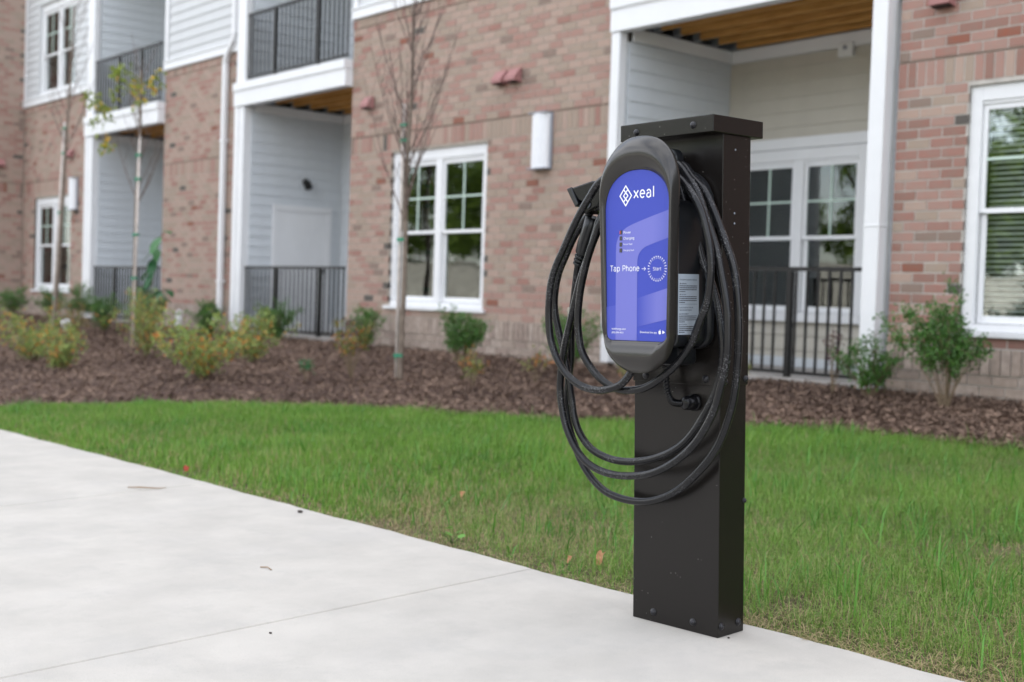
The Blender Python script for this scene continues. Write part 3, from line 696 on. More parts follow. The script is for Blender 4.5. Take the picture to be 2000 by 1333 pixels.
t = empty('door_chime', (-7.10, YBK-.0145, 3.56), 'small white box high on the back wall of the near porch', 'box')
b = MB(); b.box(-.085, .085, -.045, 0, -.075, .06); b.build('housing', 'plastic', t, bevel=.006); b = MB(); b.cyl((0, -.0455, .01), (0, -1, 0), .022, .006, 16); b.build('button', 'lampmetal', t)
t = empty('cleanout_pipe', (-17.55, 8.45, gz(-17.55, 8.45)-.05), 'short white capped pipe standing in the mulch near the downspout', 'pipe')
b = MB(); b.cyl((0, 0, 0), (0, 0, 1), .052, .31, 18); b.build('pipe', 'plastic', t); b = MB(); b.cyl((0, 0, .311), (0, 0, 1), .060, .04, 18); b.cyl((0, 0, .352), (0, 0, 1), .022, .02, 4); b.build('cap', 'plastic', t)

# ------------------------------------------------------------------ pedestal (paving frame)
ped = empty('charger_pedestal', matrix=PM, label='tall dark bronze steel pedestal bolted to the edge of the concrete walk', cat='post')
def P_(o): return o
b = MB(); b.box(-.3065, -.0030, .0030, .1175, .0, .70); b.build('post_body', 'post', ped, bevel=.0022)
b = MB(); b.box(-.3105, .0, .0, .1215, .6785, 1.352); b.build('upper_sleeve', 'post', ped, bevel=.0018)
b = MB(); b.box(-.316, .0093, -.055, .1643, 1.3495, 1.3954); b.build('cap', 'post', ped, bevel=.0022)
def bolt(p, axis, r=.0085):
    b = MB(); p = Vector(p); a = Vector(axis); b.cyl(p, a, r*1.25, .0018, 18)
    b.tube([p+a*.0018, p+a*.0042, p+a*.0062, p+a*.0068], [r, r*.92, r*.62, r*.42], 14); b.cyl(p+a*.0066, a, r*.36, .0006, 6, mi=1)
    b.build('bolt', ['bolt', 'blackprint'], ped)
for x, z in ((-.229, .0284), (-.0876, .0275)): bolt((x, .003, z), (0, -1, 0))
for x, z in ((-.2623, .6955), (-.050, .6965)): bolt((x, 0, z), (0, -1, 0))
for x, z in ((-.2565, 1.3712), (-.0571, 1.3725)): bolt((x, -.055, z), (0, -1, 0), .0078)
for y, z in ((.0179, .030), (.0928, .0295)): bolt((-.003, y, z), (1, 0, 0))
for y, z in ((.0194, .6916), (.1101, .6955)): bolt((0, y, z), (1, 0, 0), .0075)
bolt((-.003, .1135, .3613), (1, 0, 0), .006)
for y, z in ((.0528, 1.3112), (.0515, 1.142), (.052, 1.1147), (.052, .95)):
    b = MB(); b.cyl((.0001, y, z), (1, 0, 0), .0028, .001, 10); b.build('rivet', 'lampmetal', ped)
# conduit and its nut
cd = MB(); base = smoothpath([(-.158, -.035, .735), (-.158, -.036, .694), (-.152, -.036, .655), (-.137, -.036, .634), (-.118, -.036, .629), (-.100, -.030, .630), (-.090, -.016, .631)], 12)
rs = [.0085+.0022*math.cos(i*math.pi/1.5) for i in range(len(base))]; cd.tube(base, rs, 12); cd.build('corrugated_conduit', 'gloss', ped)
b = MB(); b.tube([(-.093, -.040, .631), (-.092, -.036, .631), (-.088, -.012, .631), (-.087, -.0005, .631)], [.014, .019, .020, .021], 12); b.build('conduit_nut', 'gloss', ped)
b = MB(); b.tube([(-.087, -.008, .631), (-.087, 0.002, .631)], [.024, .024], 8); b.build('lock_ring', 'gloss', ped)

# ------------------------------------------------------------------ charger (paving frame)
ch = empty('ev_charger', matrix=PM, label='wall box EV charger with indigo xeal face plate and charcoal capsule shell', cat='charger')
CX = -.158
def rrect(cx, z0, z1, hw, rt, rb, n=96, e=2.2, hwb=None):
    """closed outline, sampled by matching arc order; big top radius, rb at bottom; hwb: half width at the foot"""
    hwb = hwb or hw; pts = []
    def corner(xc, zc, rx, rz, a0, a1, m):
        for i in range(m):
            a = a0+(a1-a0)*i/(m-1); c, s = math.cos(a), math.sin(a)
            pts.append((xc+rx*math.copysign(abs(c)**(2/e), c), zc+rz*math.copysign(abs(s)**(2/e), s)))
    m = n//4
    def line(p, q, k):
        for i in range(1, k): pts.append((p[0]+(q[0]-p[0])*i/k, p[1]+(q[1]-p[1])*i/k))
    corner(cx+hw-rt[0], z1-rt[1], rt[0], rt[1], 0, math.pi/2, m); corner(cx-hw+rt[0], z1-rt[1], rt[0], rt[1], math.pi/2, math.pi, m)
    line(pts[-1], (cx-hwb, z0+rb[1]), 10)
    corner(cx-hwb+rb[0], z0+rb[1], rb[0], rb[1], math.pi, 1.5*math.pi, m); corner(cx+hwb-rb[0], z0+rb[1], rb[0], rb[1], 1.5*math.pi, 2*math.pi, m)
    line(pts[-1], pts[0], 10)
    return pts
outer = rrect(CX, .7125, 1.3440, .1315, (.129, .140), (.121, .135), hwb=.1235)
inner = rrect(-.1555, .7995, 1.2545, .1140, (.112, .105), (.022, .019), hwb=.1055)
n = len(outer); sh = MB(); rings = []
def ring(t, y, extra=0.):
    out = []
    for (a, b_), (c, d_) in zip(inner, outer):
        gap = math.hypot(c-a, d_-b_); x = a+(c-a)*t; z = b_+(d_-b_)*t
        yy = y(gap, t)
        if extra: x = CX+(x-CX)*(1-extra); z = 1.02+(z-1.02)*(1-extra*.45)
        out.append((x, yy, z))
    return out
def prof(g, t):
    A = .020*min(1, g/.09)**.8+.0008
    bump = A*math.sin(math.pi*min(1, t/1.25)**.8)
    back = .016*max(0, (t-.45)/.55)**2.4+.004*t
    return -.1635-bump+back
for (t, fn, ex) in ((0, lambda g, t: -.1615, 0), (.0, lambda g, t: -.1650, 0), (.02, lambda g, t: -.1655, 0)): rings.append(ring(t, fn, ex))
for t in (.06, .12, .2, .28, .36, .44, .52, .6, .68, .76, .83, .89, .94, .975, 1.0): rings.append(ring(t, lambda g, t: min(-.1466, prof(g, t)-.0015*(1-t))))
rings.append(ring(1.0, lambda g, t: -.1445)); rings.append(ring(1.0, lambda g, t: -.141, .012)); rings.append(ring(1.0, lambda g, t: -.1405, .06))
for r in rings: sh.v += r
for i in range(len(rings)-1):
    for k in range(n): sh.f.append((i*n+k, i*n+(k+1) % n, (i+1)*n+(k+1) % n, (i+1)*n+k)); sh.m.append(0); sh.smooth.append(True)
sh.f.append(tuple((len(rings)-1)*n+k for k in range(n-1, -1, -1))); sh.m.append(0); sh.smooth.append(False)
sh.build('front_shell', 'shell', ch, fix=True)
fp = MB(); inn = [(x*1.0, z) for x, z in rrect(-.1555, .8003, 1.2537, .1132, (.111, .104), (.021, .018), hwb=.1047)]
fp.prism(inn, -.1635, -.150); face = fp.build('face_plate', 'face', ch, fix=True)
YFACE = -.1635
def inside_band(poly, mtl, y, name='print_band'):
    b = MB(); b.add([(x, y, z) for x, z in poly], [tuple(range(len(poly)))]); return b.build(name, mtl, face, fix=False)
def arc(cx, cz, r, a0, a1, k=10, rz=None): return [(cx+r*math.cos(math.radians(a0+(a1-a0)*i/k)), cz+(rz or r)*math.sin(math.radians(a0+(a1-a0)*i/k))) for i in range(k+1)]
def bez(p, c, q, k=8): return [((1-t)**2*p[0]+2*t*(1-t)*c[0]+t*t*q[0], (1-t)**2*p[1]+2*t*(1-t)*c[1]+t*t*q[1]) for t in [i/k for i in range(k+1)]]
inside_band([(-.2672, .800+.088), (-.2295, .8945), (-.2295, .8012), (-.2445, .8012), (-.2560, .8065), (-.2600, .8160)], 'band3', YFACE-.0003)
inside_band([(-.2295, .8010)]+[(-.2300, 1.040)]+bez((-.2300, 1.045), (-.2300, 1.092), (-.178, 1.108))[1:]+bez((-.178, 1.108), (-.150, 1.118), (-.0432, 1.1445))[1:]+[(-.0440, 1.0730)]+bez((-.0435, 1.0720), (-.10, 1.058), (-.124, 1.050))[1:]+bez((-.124, 1.050), (-.1535, 1.038), (-.1535, 1.008))[1:]+[(-.1535, .8010)], 'band', YFACE-.0004)
inside_band([(-.1530, .9135), (-.0465, .9410), (-.0495, .8590), (-.1530, .8375)], 'band2', YFACE-.0005)
dg = bpy.context.evaluated_depsgraph_get()
def text(s, x0, x1, z, parent, mtl='whiteprint', name='lettering', y=YFACE-.0008, side=False, fixh=None, bold=0.):
    cu = bpy.data.curves.new(name, 'FONT'); cu.body = s; cu.size = 1; cu.resolution_u = 3; cu.offset = bold
    tmp = bpy.data.objects.new(name, cu); C.objects.link(tmp); bpy.context.view_layer.update()
    me = bpy.data.meshes.new_from_object(tmp.evaluated_get(bpy.context.evaluated_depsgraph_get())); bpy.data.objects.remove(tmp)
    co = np.empty(len(me.vertices)*3); me.vertices.foreach_get('co', co); co = co.reshape(-1, 3)
    w0, w1 = co[:, 0].min(), co[:, 0].max(); k = (x1-x0)/(w1-w0); kz = k if fixh is None else fixh/max(1e-6, co[:, 1].max()-min(0, co[:, 1].min()))
    out = np.empty_like(co)
    if side: out[:, 0] = y; out[:, 1] = x0+(co[:, 0]-w0)*k; out[:, 2] = z+co[:, 1]*kz
    else: out[:, 0] = x0+(co[:, 0]-w0)*k; out[:, 1] = y; out[:, 2] = z+co[:, 1]*kz
    me.vertices.foreach_set('co', out.ravel().astype(np.float32)); me.materials.clear(); me.materials.append(M[mtl]); me.update()
    me.name = name; return link(name, me, parent)
GL = {}
def _arc(cx, cy, rx, ry, a0, a1, k=12): return [(cx+rx*math.cos(math.radians(a0+(a1-a0)*i/k)), cy+ry*math.sin(math.radians(a0+(a1-a0)*i/k))) for i in range(k+1)]
# glyph: advance, strokes; x-height .52, cap height .72, descender -.2
GL['x'] = (.46, [[(.0, .52), (.40, .0)], [(.40, .52), (.0, .0)]]); GL['l'] = (.16, [[(.05, .0), (.05, .74)]]); GL['i'] = (.16, [[(.05, .0), (.05, .52)], [(.05, .64), (.05, .74)]])
GL['e'] = (.52, [[(.03, .27), (.44, .27)]+_arc(.235, .26, .205, .26, 3, 318)]); GL['o'] = (.54, [_arc(.24, .26, .215, .26, 0, 360, 20)])
GL['a'] = (.50, [_arc(.19, .15, .165, .155, 60, 350)+[(.375, .22)], [(.04, .42)]+_arc(.20, .355, .165, .165, 145, 0, 8)+[(.375, .36), (.375, .0)]])
GL['T'] = (.52, [[(.0, .70), (.50, .70)], [(.25, .70), (.25, .0)]]); GL['P'] = (.53, [[(.06, .0), (.06, .70), (.28, .70)]+_arc(.28, .50, .19, .20, 90, -90, 10)+[(.06, .30)]])
GL['p'] = (.54, [[(.05, .52), (.05, -.2)], _arc(.255, .26, .20, .26, 0, 360, 20)]); GL['h'] = (.50, [[(.05, .0), (.05, .74)], [(.05, .30)]+_arc(.22, .33, .17, .19, 165, 0, 8)+[(.39, .0)]])
GL['n'] = (.50, [[(.05, .0), (.05, .52)], [(.05, .30)]+_arc(.22, .33, .17, .19, 165, 0, 8)+[(.39, .0)]]); GL['r'] = (.34, [[(.05, .0), (.05, .52)], [(.05, .30)]+_arc(.24, .30, .19, .20, 170, 85, 6)])
GL['t'] = (.34, [[(.13, .66), (.13, .12)]+_arc(.23, .11, .10, .11, 180, 280, 5), [(.0, .52), (.28, .52)]]); GL['w'] = (.68, [[(.0, .52), (.15, .0), (.31, .50), (.47, .0), (.62, .52)]])
GL['S'] = (.54, [[(.44, .58)]+_arc(.25, .53, .19, .18, 40, 250, 8)+[(.26, .36)]+_arc(.25, .18, .21, .19, 70, -150, 10)]); GL['C'] = (.60, [_arc(.31, .35, .28, .36, 45, 315, 16)])
GL['g'] = (.54, [_arc(.235, .26, .20, .26, 0, 360, 20), [(.44, .52), (.44, -.02)]+_arc(.24, -.03, .20, .17, 0, -145, 8)]); GL['F'] = (.50, [[(.06, .0), (.06, .70), (.46, .70)], [(.06, .37), (.40, .37)]])
GL['u'] = (.50, [[(.05, .52), (.05, .18)]+_arc(.215, .18, .165, .18, 180, 330, 8), [(.39, .52), (.39, .0)]]); GL[' '] = (.26, [])
def strokes(s, x0, x1, z, parent, wt=.085, name='lettering', cap=None):
    adv = [GL[c][0]+wt*.9 for c in s]; k = (x1-x0)/(sum(adv)-wt*.9); b = MB(); x = 0; q = 0; kz = k
    for c, a in zip(s, adv):
        for st in GL[c][1]:
            P = [Vector((x0+(x+p[0])*k, 0, z+p[1]*kz)) for p in st]; V = []; n = len(P)
            for i, p in enumerate(P):
                d1 = (P[i]-P[i-1]).normalized() if i > 0 else (P[1]-P[0]).normalized(); d2 = (P[i+1]-P[i]).normalized() if i < n-1 else d1
                d = (d1+d2).normalized(); nn = Vector((-d.z, 0, d.x)); mt = min(1.5, 1/max(.4, abs(nn.dot(Vector((-d1.z, 0, d1.x)))))); h = wt*k*.5*mt
                V += [(p.x-nn.x*h, YFACE-.0008-q*.00001, p.z-nn.z*h), (p.x+nn.x*h, YFACE-.0008-q*.00001, p.z+nn.z*h)]
            b.add(V, [(2*i, 2*i+2, 2*i+3, 2*i+1) for i in range(n-1)]); q += 1
        x += a
    return b.build(name, 'whiteprint', parent)
strokes('xeal', -.1670, -.0945, 1.1795, face, wt=.095)
0 and text('xeal', -.1685, -.0935, 1.1790, face, fixh=None, bold=.003)
# diamond emblem of two interlaced chevrons
def bar(b, p, q, w, y):
    p = Vector((p[0], 0, p[1])); q = Vector((q[0], 0, q[1])); d = (q-p).normalized(); s = Vector((-d.z, 0, d.x))*w/2; p = p-d*w*.35; q = q+d*w*.35
    b.add([(v.x, y, v.z) for v in (p-s, q-s, q+s, p+s)], [(0, 1, 2, 3)])
em = MB(); ex, ez, hx, hz = -.1960, 1.1870, .0205, .0265
segs = [((ex, ez+hz), (ex+hx, ez)), ((ex+hx, ez), (ex, ez-hz)), ((ex, ez-hz), (ex-hx, ez)), ((ex-hx, ez), (ex, ez+hz)),
        ((ex-hx*.36, ez+hz*.62), (ex+hx*.36, ez+hz*.02)), ((ex+hx*.36, ez+hz*.62), (ex-hx*.36, ez+hz*.02)),
        ((ex-hx*.36, ez-hz*.62), (ex+hx*.36, ez-hz*.02)), ((ex+hx*.36, ez-hz*.62), (ex-hx*.36, ez-hz*.02))]
for i, (p, q) in enumerate(segs): bar(em, p, q, .0036, YFACE-.0008-.00002*i)
em.build('emblem', 'whiteprint', face)
for i, (s_, z, w_) in enumerate((('Power', 1.0862, .0262), ('Charging', 1.0705, .0385), ('Power Fault', 1.0560, .0320), ('Charging Fault', 1.0398, .0385))):
    strokes(s_, -.2028, -.2028+w_, z, face, wt=.10)
for i, z in enumerate((1.0899, 1.0741, 1.0576, 1.0418)):
    b = MB(); b.box(-.2162, -.2078, YFACE-.0022, YFACE-.0002, z-.0055, z+.0055); o = b.build('status_light', 'led', face, bevel=.0008)
    b = MB(); b.box(-.2152, -.2128, YFACE-.0028, YFACE-.0023, z-.0045, z+.0045); b.build('light_window', 'ledred' if i == 0 else 'labelpaper', face) if i == 0 else None
strokes('Tap Phone', -.2500, -.1450, .9860, face, wt=.085)
b = MB(); bar(b, (-.1370, .9915), (-.1245, .9915), .0013, YFACE-.0008); bar(b, (-.1290, .9960), (-.1240, .9915), .0013, YFACE-.00082); bar(b, (-.1290, .9870), (-.1240, .9915), .0013, YFACE-.00084); b.build('arrow', 'whiteprint', face)
strokes('Start', -.0985, -.0700, .9868, face, wt=.085)
b = MB()
for k in range(26):
    a = 2*math.pi*k/26
    for (r1, r2, ww) in ((.0308, .0330, .0024), (.0268, .0280, .0014)):
        c, s = math.cos(a), math.sin(a); bar(b, (-.0842+r1*.95*c, .9912+r1*s), (-.0842+r2*.95*c, .9912+r2*s), ww, YFACE-.0008)
o = b.build('dotted_ring', 'whiteprint', face); o['kind'] = 'stuff'
text('xealenergy.com', -.2435, -.1925, .8285, face); text('(800) 894-4015', -.2435, -.2005, .8185, face)
text('Download the app', -.1415, -.0835, .8215, face)
b = MB(); y_ = YFACE-.0008
ap = [(math.cos(a)*.0046*(1-.06*math.cos(2*a)), math.sin(a)*.0050*(1-.10*abs(math.cos(a*1)**6))) for a in [2*math.pi*i/28 for i in range(28)]]
ap = [(x, z) if math.hypot(x-.0062, z-.0006) > .0029 else (.0062-.0029*math.cos(math.atan2(z-.0006, .0062-x)), z) for x, z in ap]
b.add([(-.0735+x, y_, .8246+z) for x, z in ap], [tuple(range(len(ap)))]); lf = arc(0, 0, .0022, -20, 110, 5)
b.add([(-.0730+x, y_, .8303+z) for x, z in lf], [tuple(range(len(lf)))]); b.build('app_badge', 'whiteprint', face)
b = MB(); b.add([(-.0645, y_, .8205), (-.0555, y_, .8252), (-.0645, y_, .8300)], [(0, 1, 2)]); b.build('play_badge', 'whiteprint', face)
# core that the cable hangs on, back plate and hook
hub = rrect(-.158, .785, 1.185, .127, (.10, .11), (.03, .03)); b = MB(); b.prism(hub, -.1435, -.030); core = b.build('core_body', 'blackplastic', ch, fix=True, bevel=.003)
bp_ = rrect(-.158, .778, 1.262, .141, (.115, .125), (.055, .05)); b = MB(); b.prism(bp_, -.0295, -.004); b.build('back_plate', 'blackplastic', ch, fix=True, bevel=.006)
hk = rrect(-.158, 1.10, 1.315, .052, (.022, .030), (.02, .02)); b = MB(); b.prism(hk, -.066, -.0298); b.build('cable_hook', 'blackplastic', ch, fix=True, bevel=.006)
fl = rrect(-.158, .735, .790, .10, (.02, .02), (.02, .02)); b = MB(); b.prism(fl, -.105, -.0298); b.build('bottom_housing', 'blackplastic', ch, fix=True, bevel=.004)
b = MB(); b.cyl((-.158, -.035, .738), (0, 0, -1), .016, .018, 12); b.build('conduit_boss', 'gloss', ch)
# rating label on the core's right side
XS = -.0305
b = MB(); b.box(XS-.0002, XS, -.1425, -.0575, .8190, .9775); lab = b.build('instruction_label', 'labelpaper', ch)
XT = XS+.0003
def ltxt(s, z, h, y0=-.1375, y1=None, w=None):
    y1 = y1 or (y0+w); text(s, y0, y1, z, lab, 'blackprint', 'label_text', y=XT, side=True, bold=.01)
ltxt('FOR USE WITH ELECTRIC VEHICLES', .9610, 0, w=.0700); ltxt('WARNING', .9508, 0, y0=-.1310, w=.0215); ltxt('CAUTION', .9225, 0, y0=-.1310, w=.0200)
ltxt('POUR UTILISATION AVEC DES', .8885, 0, w=.0560); ltxt('VÉHICULES ÉLECTRIQUES', .8818, 0, w=.0500); ltxt('AVERTISSEMENT', .8718, 0, y0=-.1310, w=.0320); ltxt('ATTENTION', .8440, 0, y0=-.1310, w=.0240)
b = MB(); rg = random.Random(3)
for (z, k) in ((.9455, 4), (.9172, 4), (.8665, 4), (.8388, 4)):
    for i in range(k):
        y = -.1380; ye = -.1380+(.074 if i < k-1 else .026)-rg.uniform(0, .004)
        while y < ye:
            ww = rg.uniform(.0025, .0065); b.box(XT, XT+.00001, y, min(y+ww, ye), z-i*.0050, z-i*.0050+.0021); y += ww+.0009
b.box(XT, XT+.00001, -.1380, -.0640, .8985, .8991)
for z in (.9508, .9225, .8718, .8440): b.add([(XT, -.1375, z), (XT, -.1325, z), (XT, -.1350, z+.0046)], [(0, 1, 2)])
o = b.build('small_print', 'blackprint', lab); o['kind'] = 'stuff'

# ------------------------------------------------------------------ cable, coiled over the charger (paving frame)
A = [(-0.208, -0.118, 0.722), (-0.228, -0.124, 0.690), (-0.255, -0.128, 0.671), (-0.318, -0.13, 0.657), (-0.382, -0.133, 0.664), (-0.441, -0.134, 0.694), (-0.48, -0.135, 0.737), (-0.507, -0.135, 0.79), (-0.516, -0.135, 0.846), (-0.516, -0.135, 0.895), (-0.509, -0.135, 0.952), (-0.49, -0.135, 1.001), (-0.459, -0.135, 1.051), (-0.413, -0.133, 1.127), (-0.361, -0.132, 1.194), (-0.318, -0.13, 1.237)]
Cc = [(-0.074, -0.1, 1.235), (-0.032, -0.1, 1.198), (0.004, -0.1, 1.148), (0.025, -0.1, 1.092), (0.037, -0.1, 1.044), (0.041, -0.1, 0.992), (0.038, -0.1, 0.945), (0.029, -0.1, 0.899), (0.006, -0.1, 0.851), (-0.019, -0.1, 0.799), (-0.056, -0.1, 0.753), (-0.106, -0.102, 0.71), (-0.165, -0.104, 0.675), (-0.218, -0.106, 0.662), (-0.273, -0.108, 0.662), (-0.322, -0.11, 0.681), (-0.366, -0.111, 0.713), (-0.403, -0.113, 0.761), (-0.418, -0.113, 0.815), (-0.42, -0.113, 0.87), (-0.411, -0.113, 0.935), (-0.394, -0.112, 0.999), (-0.375, -0.112, 1.048), (-0.354, -0.111, 1.09), (-0.336, -0.11, 1.128)]
L1 = [(-0.1, -0.076, 1.272), (-0.058, -0.075, 1.236), (-0.022, -0.075, 1.186), (0.004, -0.075, 1.125), (0.036, -0.075, 1.051), (0.058, -0.075, 0.972), (0.074, -0.075, 0.9), (0.078, -0.075, 0.837), (0.076, -0.075, 0.758), (0.057, -0.075, 0.682), (0.033, -0.075, 0.615), (-0.017, -0.075, 0.54), (-0.08, -0.075, 0.484), (-0.158, -0.077, 0.441), (-0.24, -0.079, 0.421), (-0.324, -0.081, 0.418), (-0.399, -0.083, 0.436), (-0.451, -0.084, 0.475), (-0.488, -0.085, 0.529), (-0.509, -0.085, 0.587), (-0.518, -0.085, 0.646), (-0.514, -0.085, 0.707), (-0.5, -0.085, 0.775), (-0.481, -0.084, 0.839), (-0.453, -0.084, 0.927), (-0.434, -0.083, 0.982), (-0.404, -0.083, 1.045), (-0.38, -0.082, 1.105), (-0.362, -0.082, 1.141)]
L2 = [(-0.118, -0.051, 1.221), (-0.092, -0.05, 1.171), (-0.061, -0.05, 1.117), (-0.04, -0.05, 1.059), (-0.022, -0.05, 1.006), (0.006, -0.05, 0.952), (0.027, -0.05, 0.892), (0.041, -0.05, 0.825), (0.045, -0.05, 0.759), (0.029, -0.05, 0.684), (-0.0, -0.05, 0.628), (-0.056, -0.05, 0.55), (-0.114, -0.051, 0.503), (-0.193, -0.054, 0.47), (-0.275, -0.057, 0.455), (-0.345, -0.059, 0.457), (-0.411, -0.061, 0.477), (-0.455, -0.063, 0.516), (-0.48, -0.064, 0.565), (-0.492, -0.064, 0.622), (-0.505, -0.064, 0.684), (-0.522, -0.065, 0.749), (-0.544, -0.065, 0.81), (-0.561, -0.065, 0.871), (-0.562, -0.065, 0.924), (-0.547, -0.065, 0.984), (-0.518, -0.065, 1.036), (-0.486, -0.064, 1.089), (-0.443, -0.062, 1.14), (-0.383, -0.06, 1.193)]
L3 = [(-0.114, -0.035, 1.276), (-0.075, -0.035, 1.24), (-0.038, -0.035, 1.206), (-0.014, -0.035, 1.168), (0.014, -0.035, 1.113), (0.041, -0.035, 1.054), (0.06, -0.035, 1.009), (0.074, -0.035, 0.951), (0.083, -0.035, 0.851), (0.081, -0.035, 0.752), (0.071, -0.035, 0.66), (0.048, -0.035, 0.584), (0.017, -0.035, 0.52), (-0.034, -0.035, 0.459), (-0.112, -0.035, 0.393), (-0.192, -0.036, 0.355), (-0.276, -0.037, 0.342), (-0.364, -0.038, 0.352), (-0.424, -0.039, 0.383), (-0.471, -0.039, 0.429), (-0.502, -0.04, 0.483), (-0.526, -0.04, 0.538), (-0.537, -0.04, 0.594), (-0.529, -0.04, 0.666), (-0.519, -0.04, 0.735), (-0.518, -0.04, 0.796), (-0.516, -0.04, 0.856), (-0.506, -0.04, 0.924), (-0.496, -0.042, 0.976), (-0.486, -0.046, 1.009)]
def over(p, q, z): # hidden run over the top of the core
    return [(p[0]*.7+q[0]*.3, p[1]*.7+q[1]*.3, z), (p[0]*.3+q[0]*.7, p[1]*.3+q[1]*.7, z+.004)]
path = [(-.185, -.105, .79)]+A+over(A[-1], Cc[0], 1.262)+Cc+over(Cc[-1], L1[0], 1.242)+L1+over(L1[-1], L2[0], 1.222)+L2+over(L2[-1], L3[0], 1.262)+L3
cb = empty('charging_cable', matrix=PM, label='thick black charging cable hung in five loops around the charger', cat='cable')
b = MB(); b.tube(smoothpath(path, 7), .0107, 16); b.build('cable_sheath', 'cable', cb)
b = MB(); b.tube(smoothpath([(-0.5172, -.0415, .848), (-.5165, -.0415, .885)], 2), .0114, 16); b.build('cable_sleeve_tag', 'tag', cb)
b = MB(); b.tube([(-.185, -.105, .79), (-.200, -.112, .735), (-.208, -.118, .722)], [.016, .0155, .0135], 16); b.build('strain_relief', 'blackplastic', cb)
# plug: ribs, grip, holstered head with latch
axis0 = Vector((-.486, -.046, 1.009)); axis1 = Vector((-.425, -.055, 1.125)); dd = (axis1-axis0).normalized()
for k in range(3):
    b = MB(); p = axis0+dd*(.000+k*.0115); b.tube([p, p+dd*.002, p+dd*.0065, p+dd*.0085], [.0145+.001*k, .0165+.001*k, .0165+.001*k, .0145+.001*k], 18); b.build('strain_rib', 'blackplastic', cb)
b = MB(); b.tube([axis0, axis0+dd*.045], .0125, 14)
b.tube([axis0+dd*.035, axis0+dd*.040, axis0+dd*.075, axis0+dd*.115, axis0+dd*.15], [.0165, .0205, .0225, .0225, .024], 20); b.build('plug_grip', 'blackplastic', cb)
b = MB(); b.prism([(-.466, 1.228), (-.440, 1.2335), (-.388, 1.243), (-.340, 1.244), (-.340, 1.175), (-.385, 1.160), (-.412, 1.150), (-.425, 1.172), (-.412, 1.184), (-.436, 1.192)], -.100, -.030); b.build('plug_head', 'gloss', cb, fix=True, bevel=.005)
b = MB(); b.prism([(-.480, 1.226), (-.462, 1.231), (-.432, 1.180), (-.444, 1.172)], -.104, -.028); b.build('plug_rim', 'blackplastic', cb, fix=True, bevel=.003)
b = MB(); b.box(-.40, -.31, -.095, -.035, 1.160, 1.205); b.build('holster', 'blackplastic', cb, bevel=.006)
b = MB(); b.cyl((-.398, -.0985, 1.178), (0, -1, 0), .012, .006, 16); b.build('latch_button', 'lampmetal', cb)

# ------------------------------------------------------------------ planting
def foliage(root, blobs, n, L, Wd, mtl, up=None, name='foliage', seed=0, power=.45, droop=0., flat=1.):
    rg = np.random.default_rng(seed); bl = np.array(blobs, float); wgt = bl[:, 3]**2; wgt /= wgt.sum(); n = int(n*1.7); s = rg.choice(len(bl), n, p=wgt)
    dv = rg.normal(size=(n, 3)); dv /= np.linalg.norm(dv, axis=1)[:, None]; dv[:, 2] *= flat
    P = bl[s, :3]+dv*(bl[s, 3]*rg.random(n)**power)[:, None]
    V, F, r_ = leaves(P, L*rg.uniform(.5, 1.2, n), Wd*rg.uniform(.7, 1.2, n), up=up, droop=droop, rg=rg)
    r_ = np.clip(r_*.62+np.repeat(rg.random(len(bl))[s], 4)*.42, 0, 1)
    o = link(name, npmesh(name, V, F, None, [mtl], r_), root); o['kind'] = 'stuff'; return o
def stems(root, paths, r0, r1, mtl='stem', name='stem', n=6):
    for p in paths:
        q = smoothpath(p, 4); b = MB(); k = len(q); b.tube(q, [r0+(r1-r0)*i/(k-1) for i in range(k)], n); b.build(name, mtl, root)
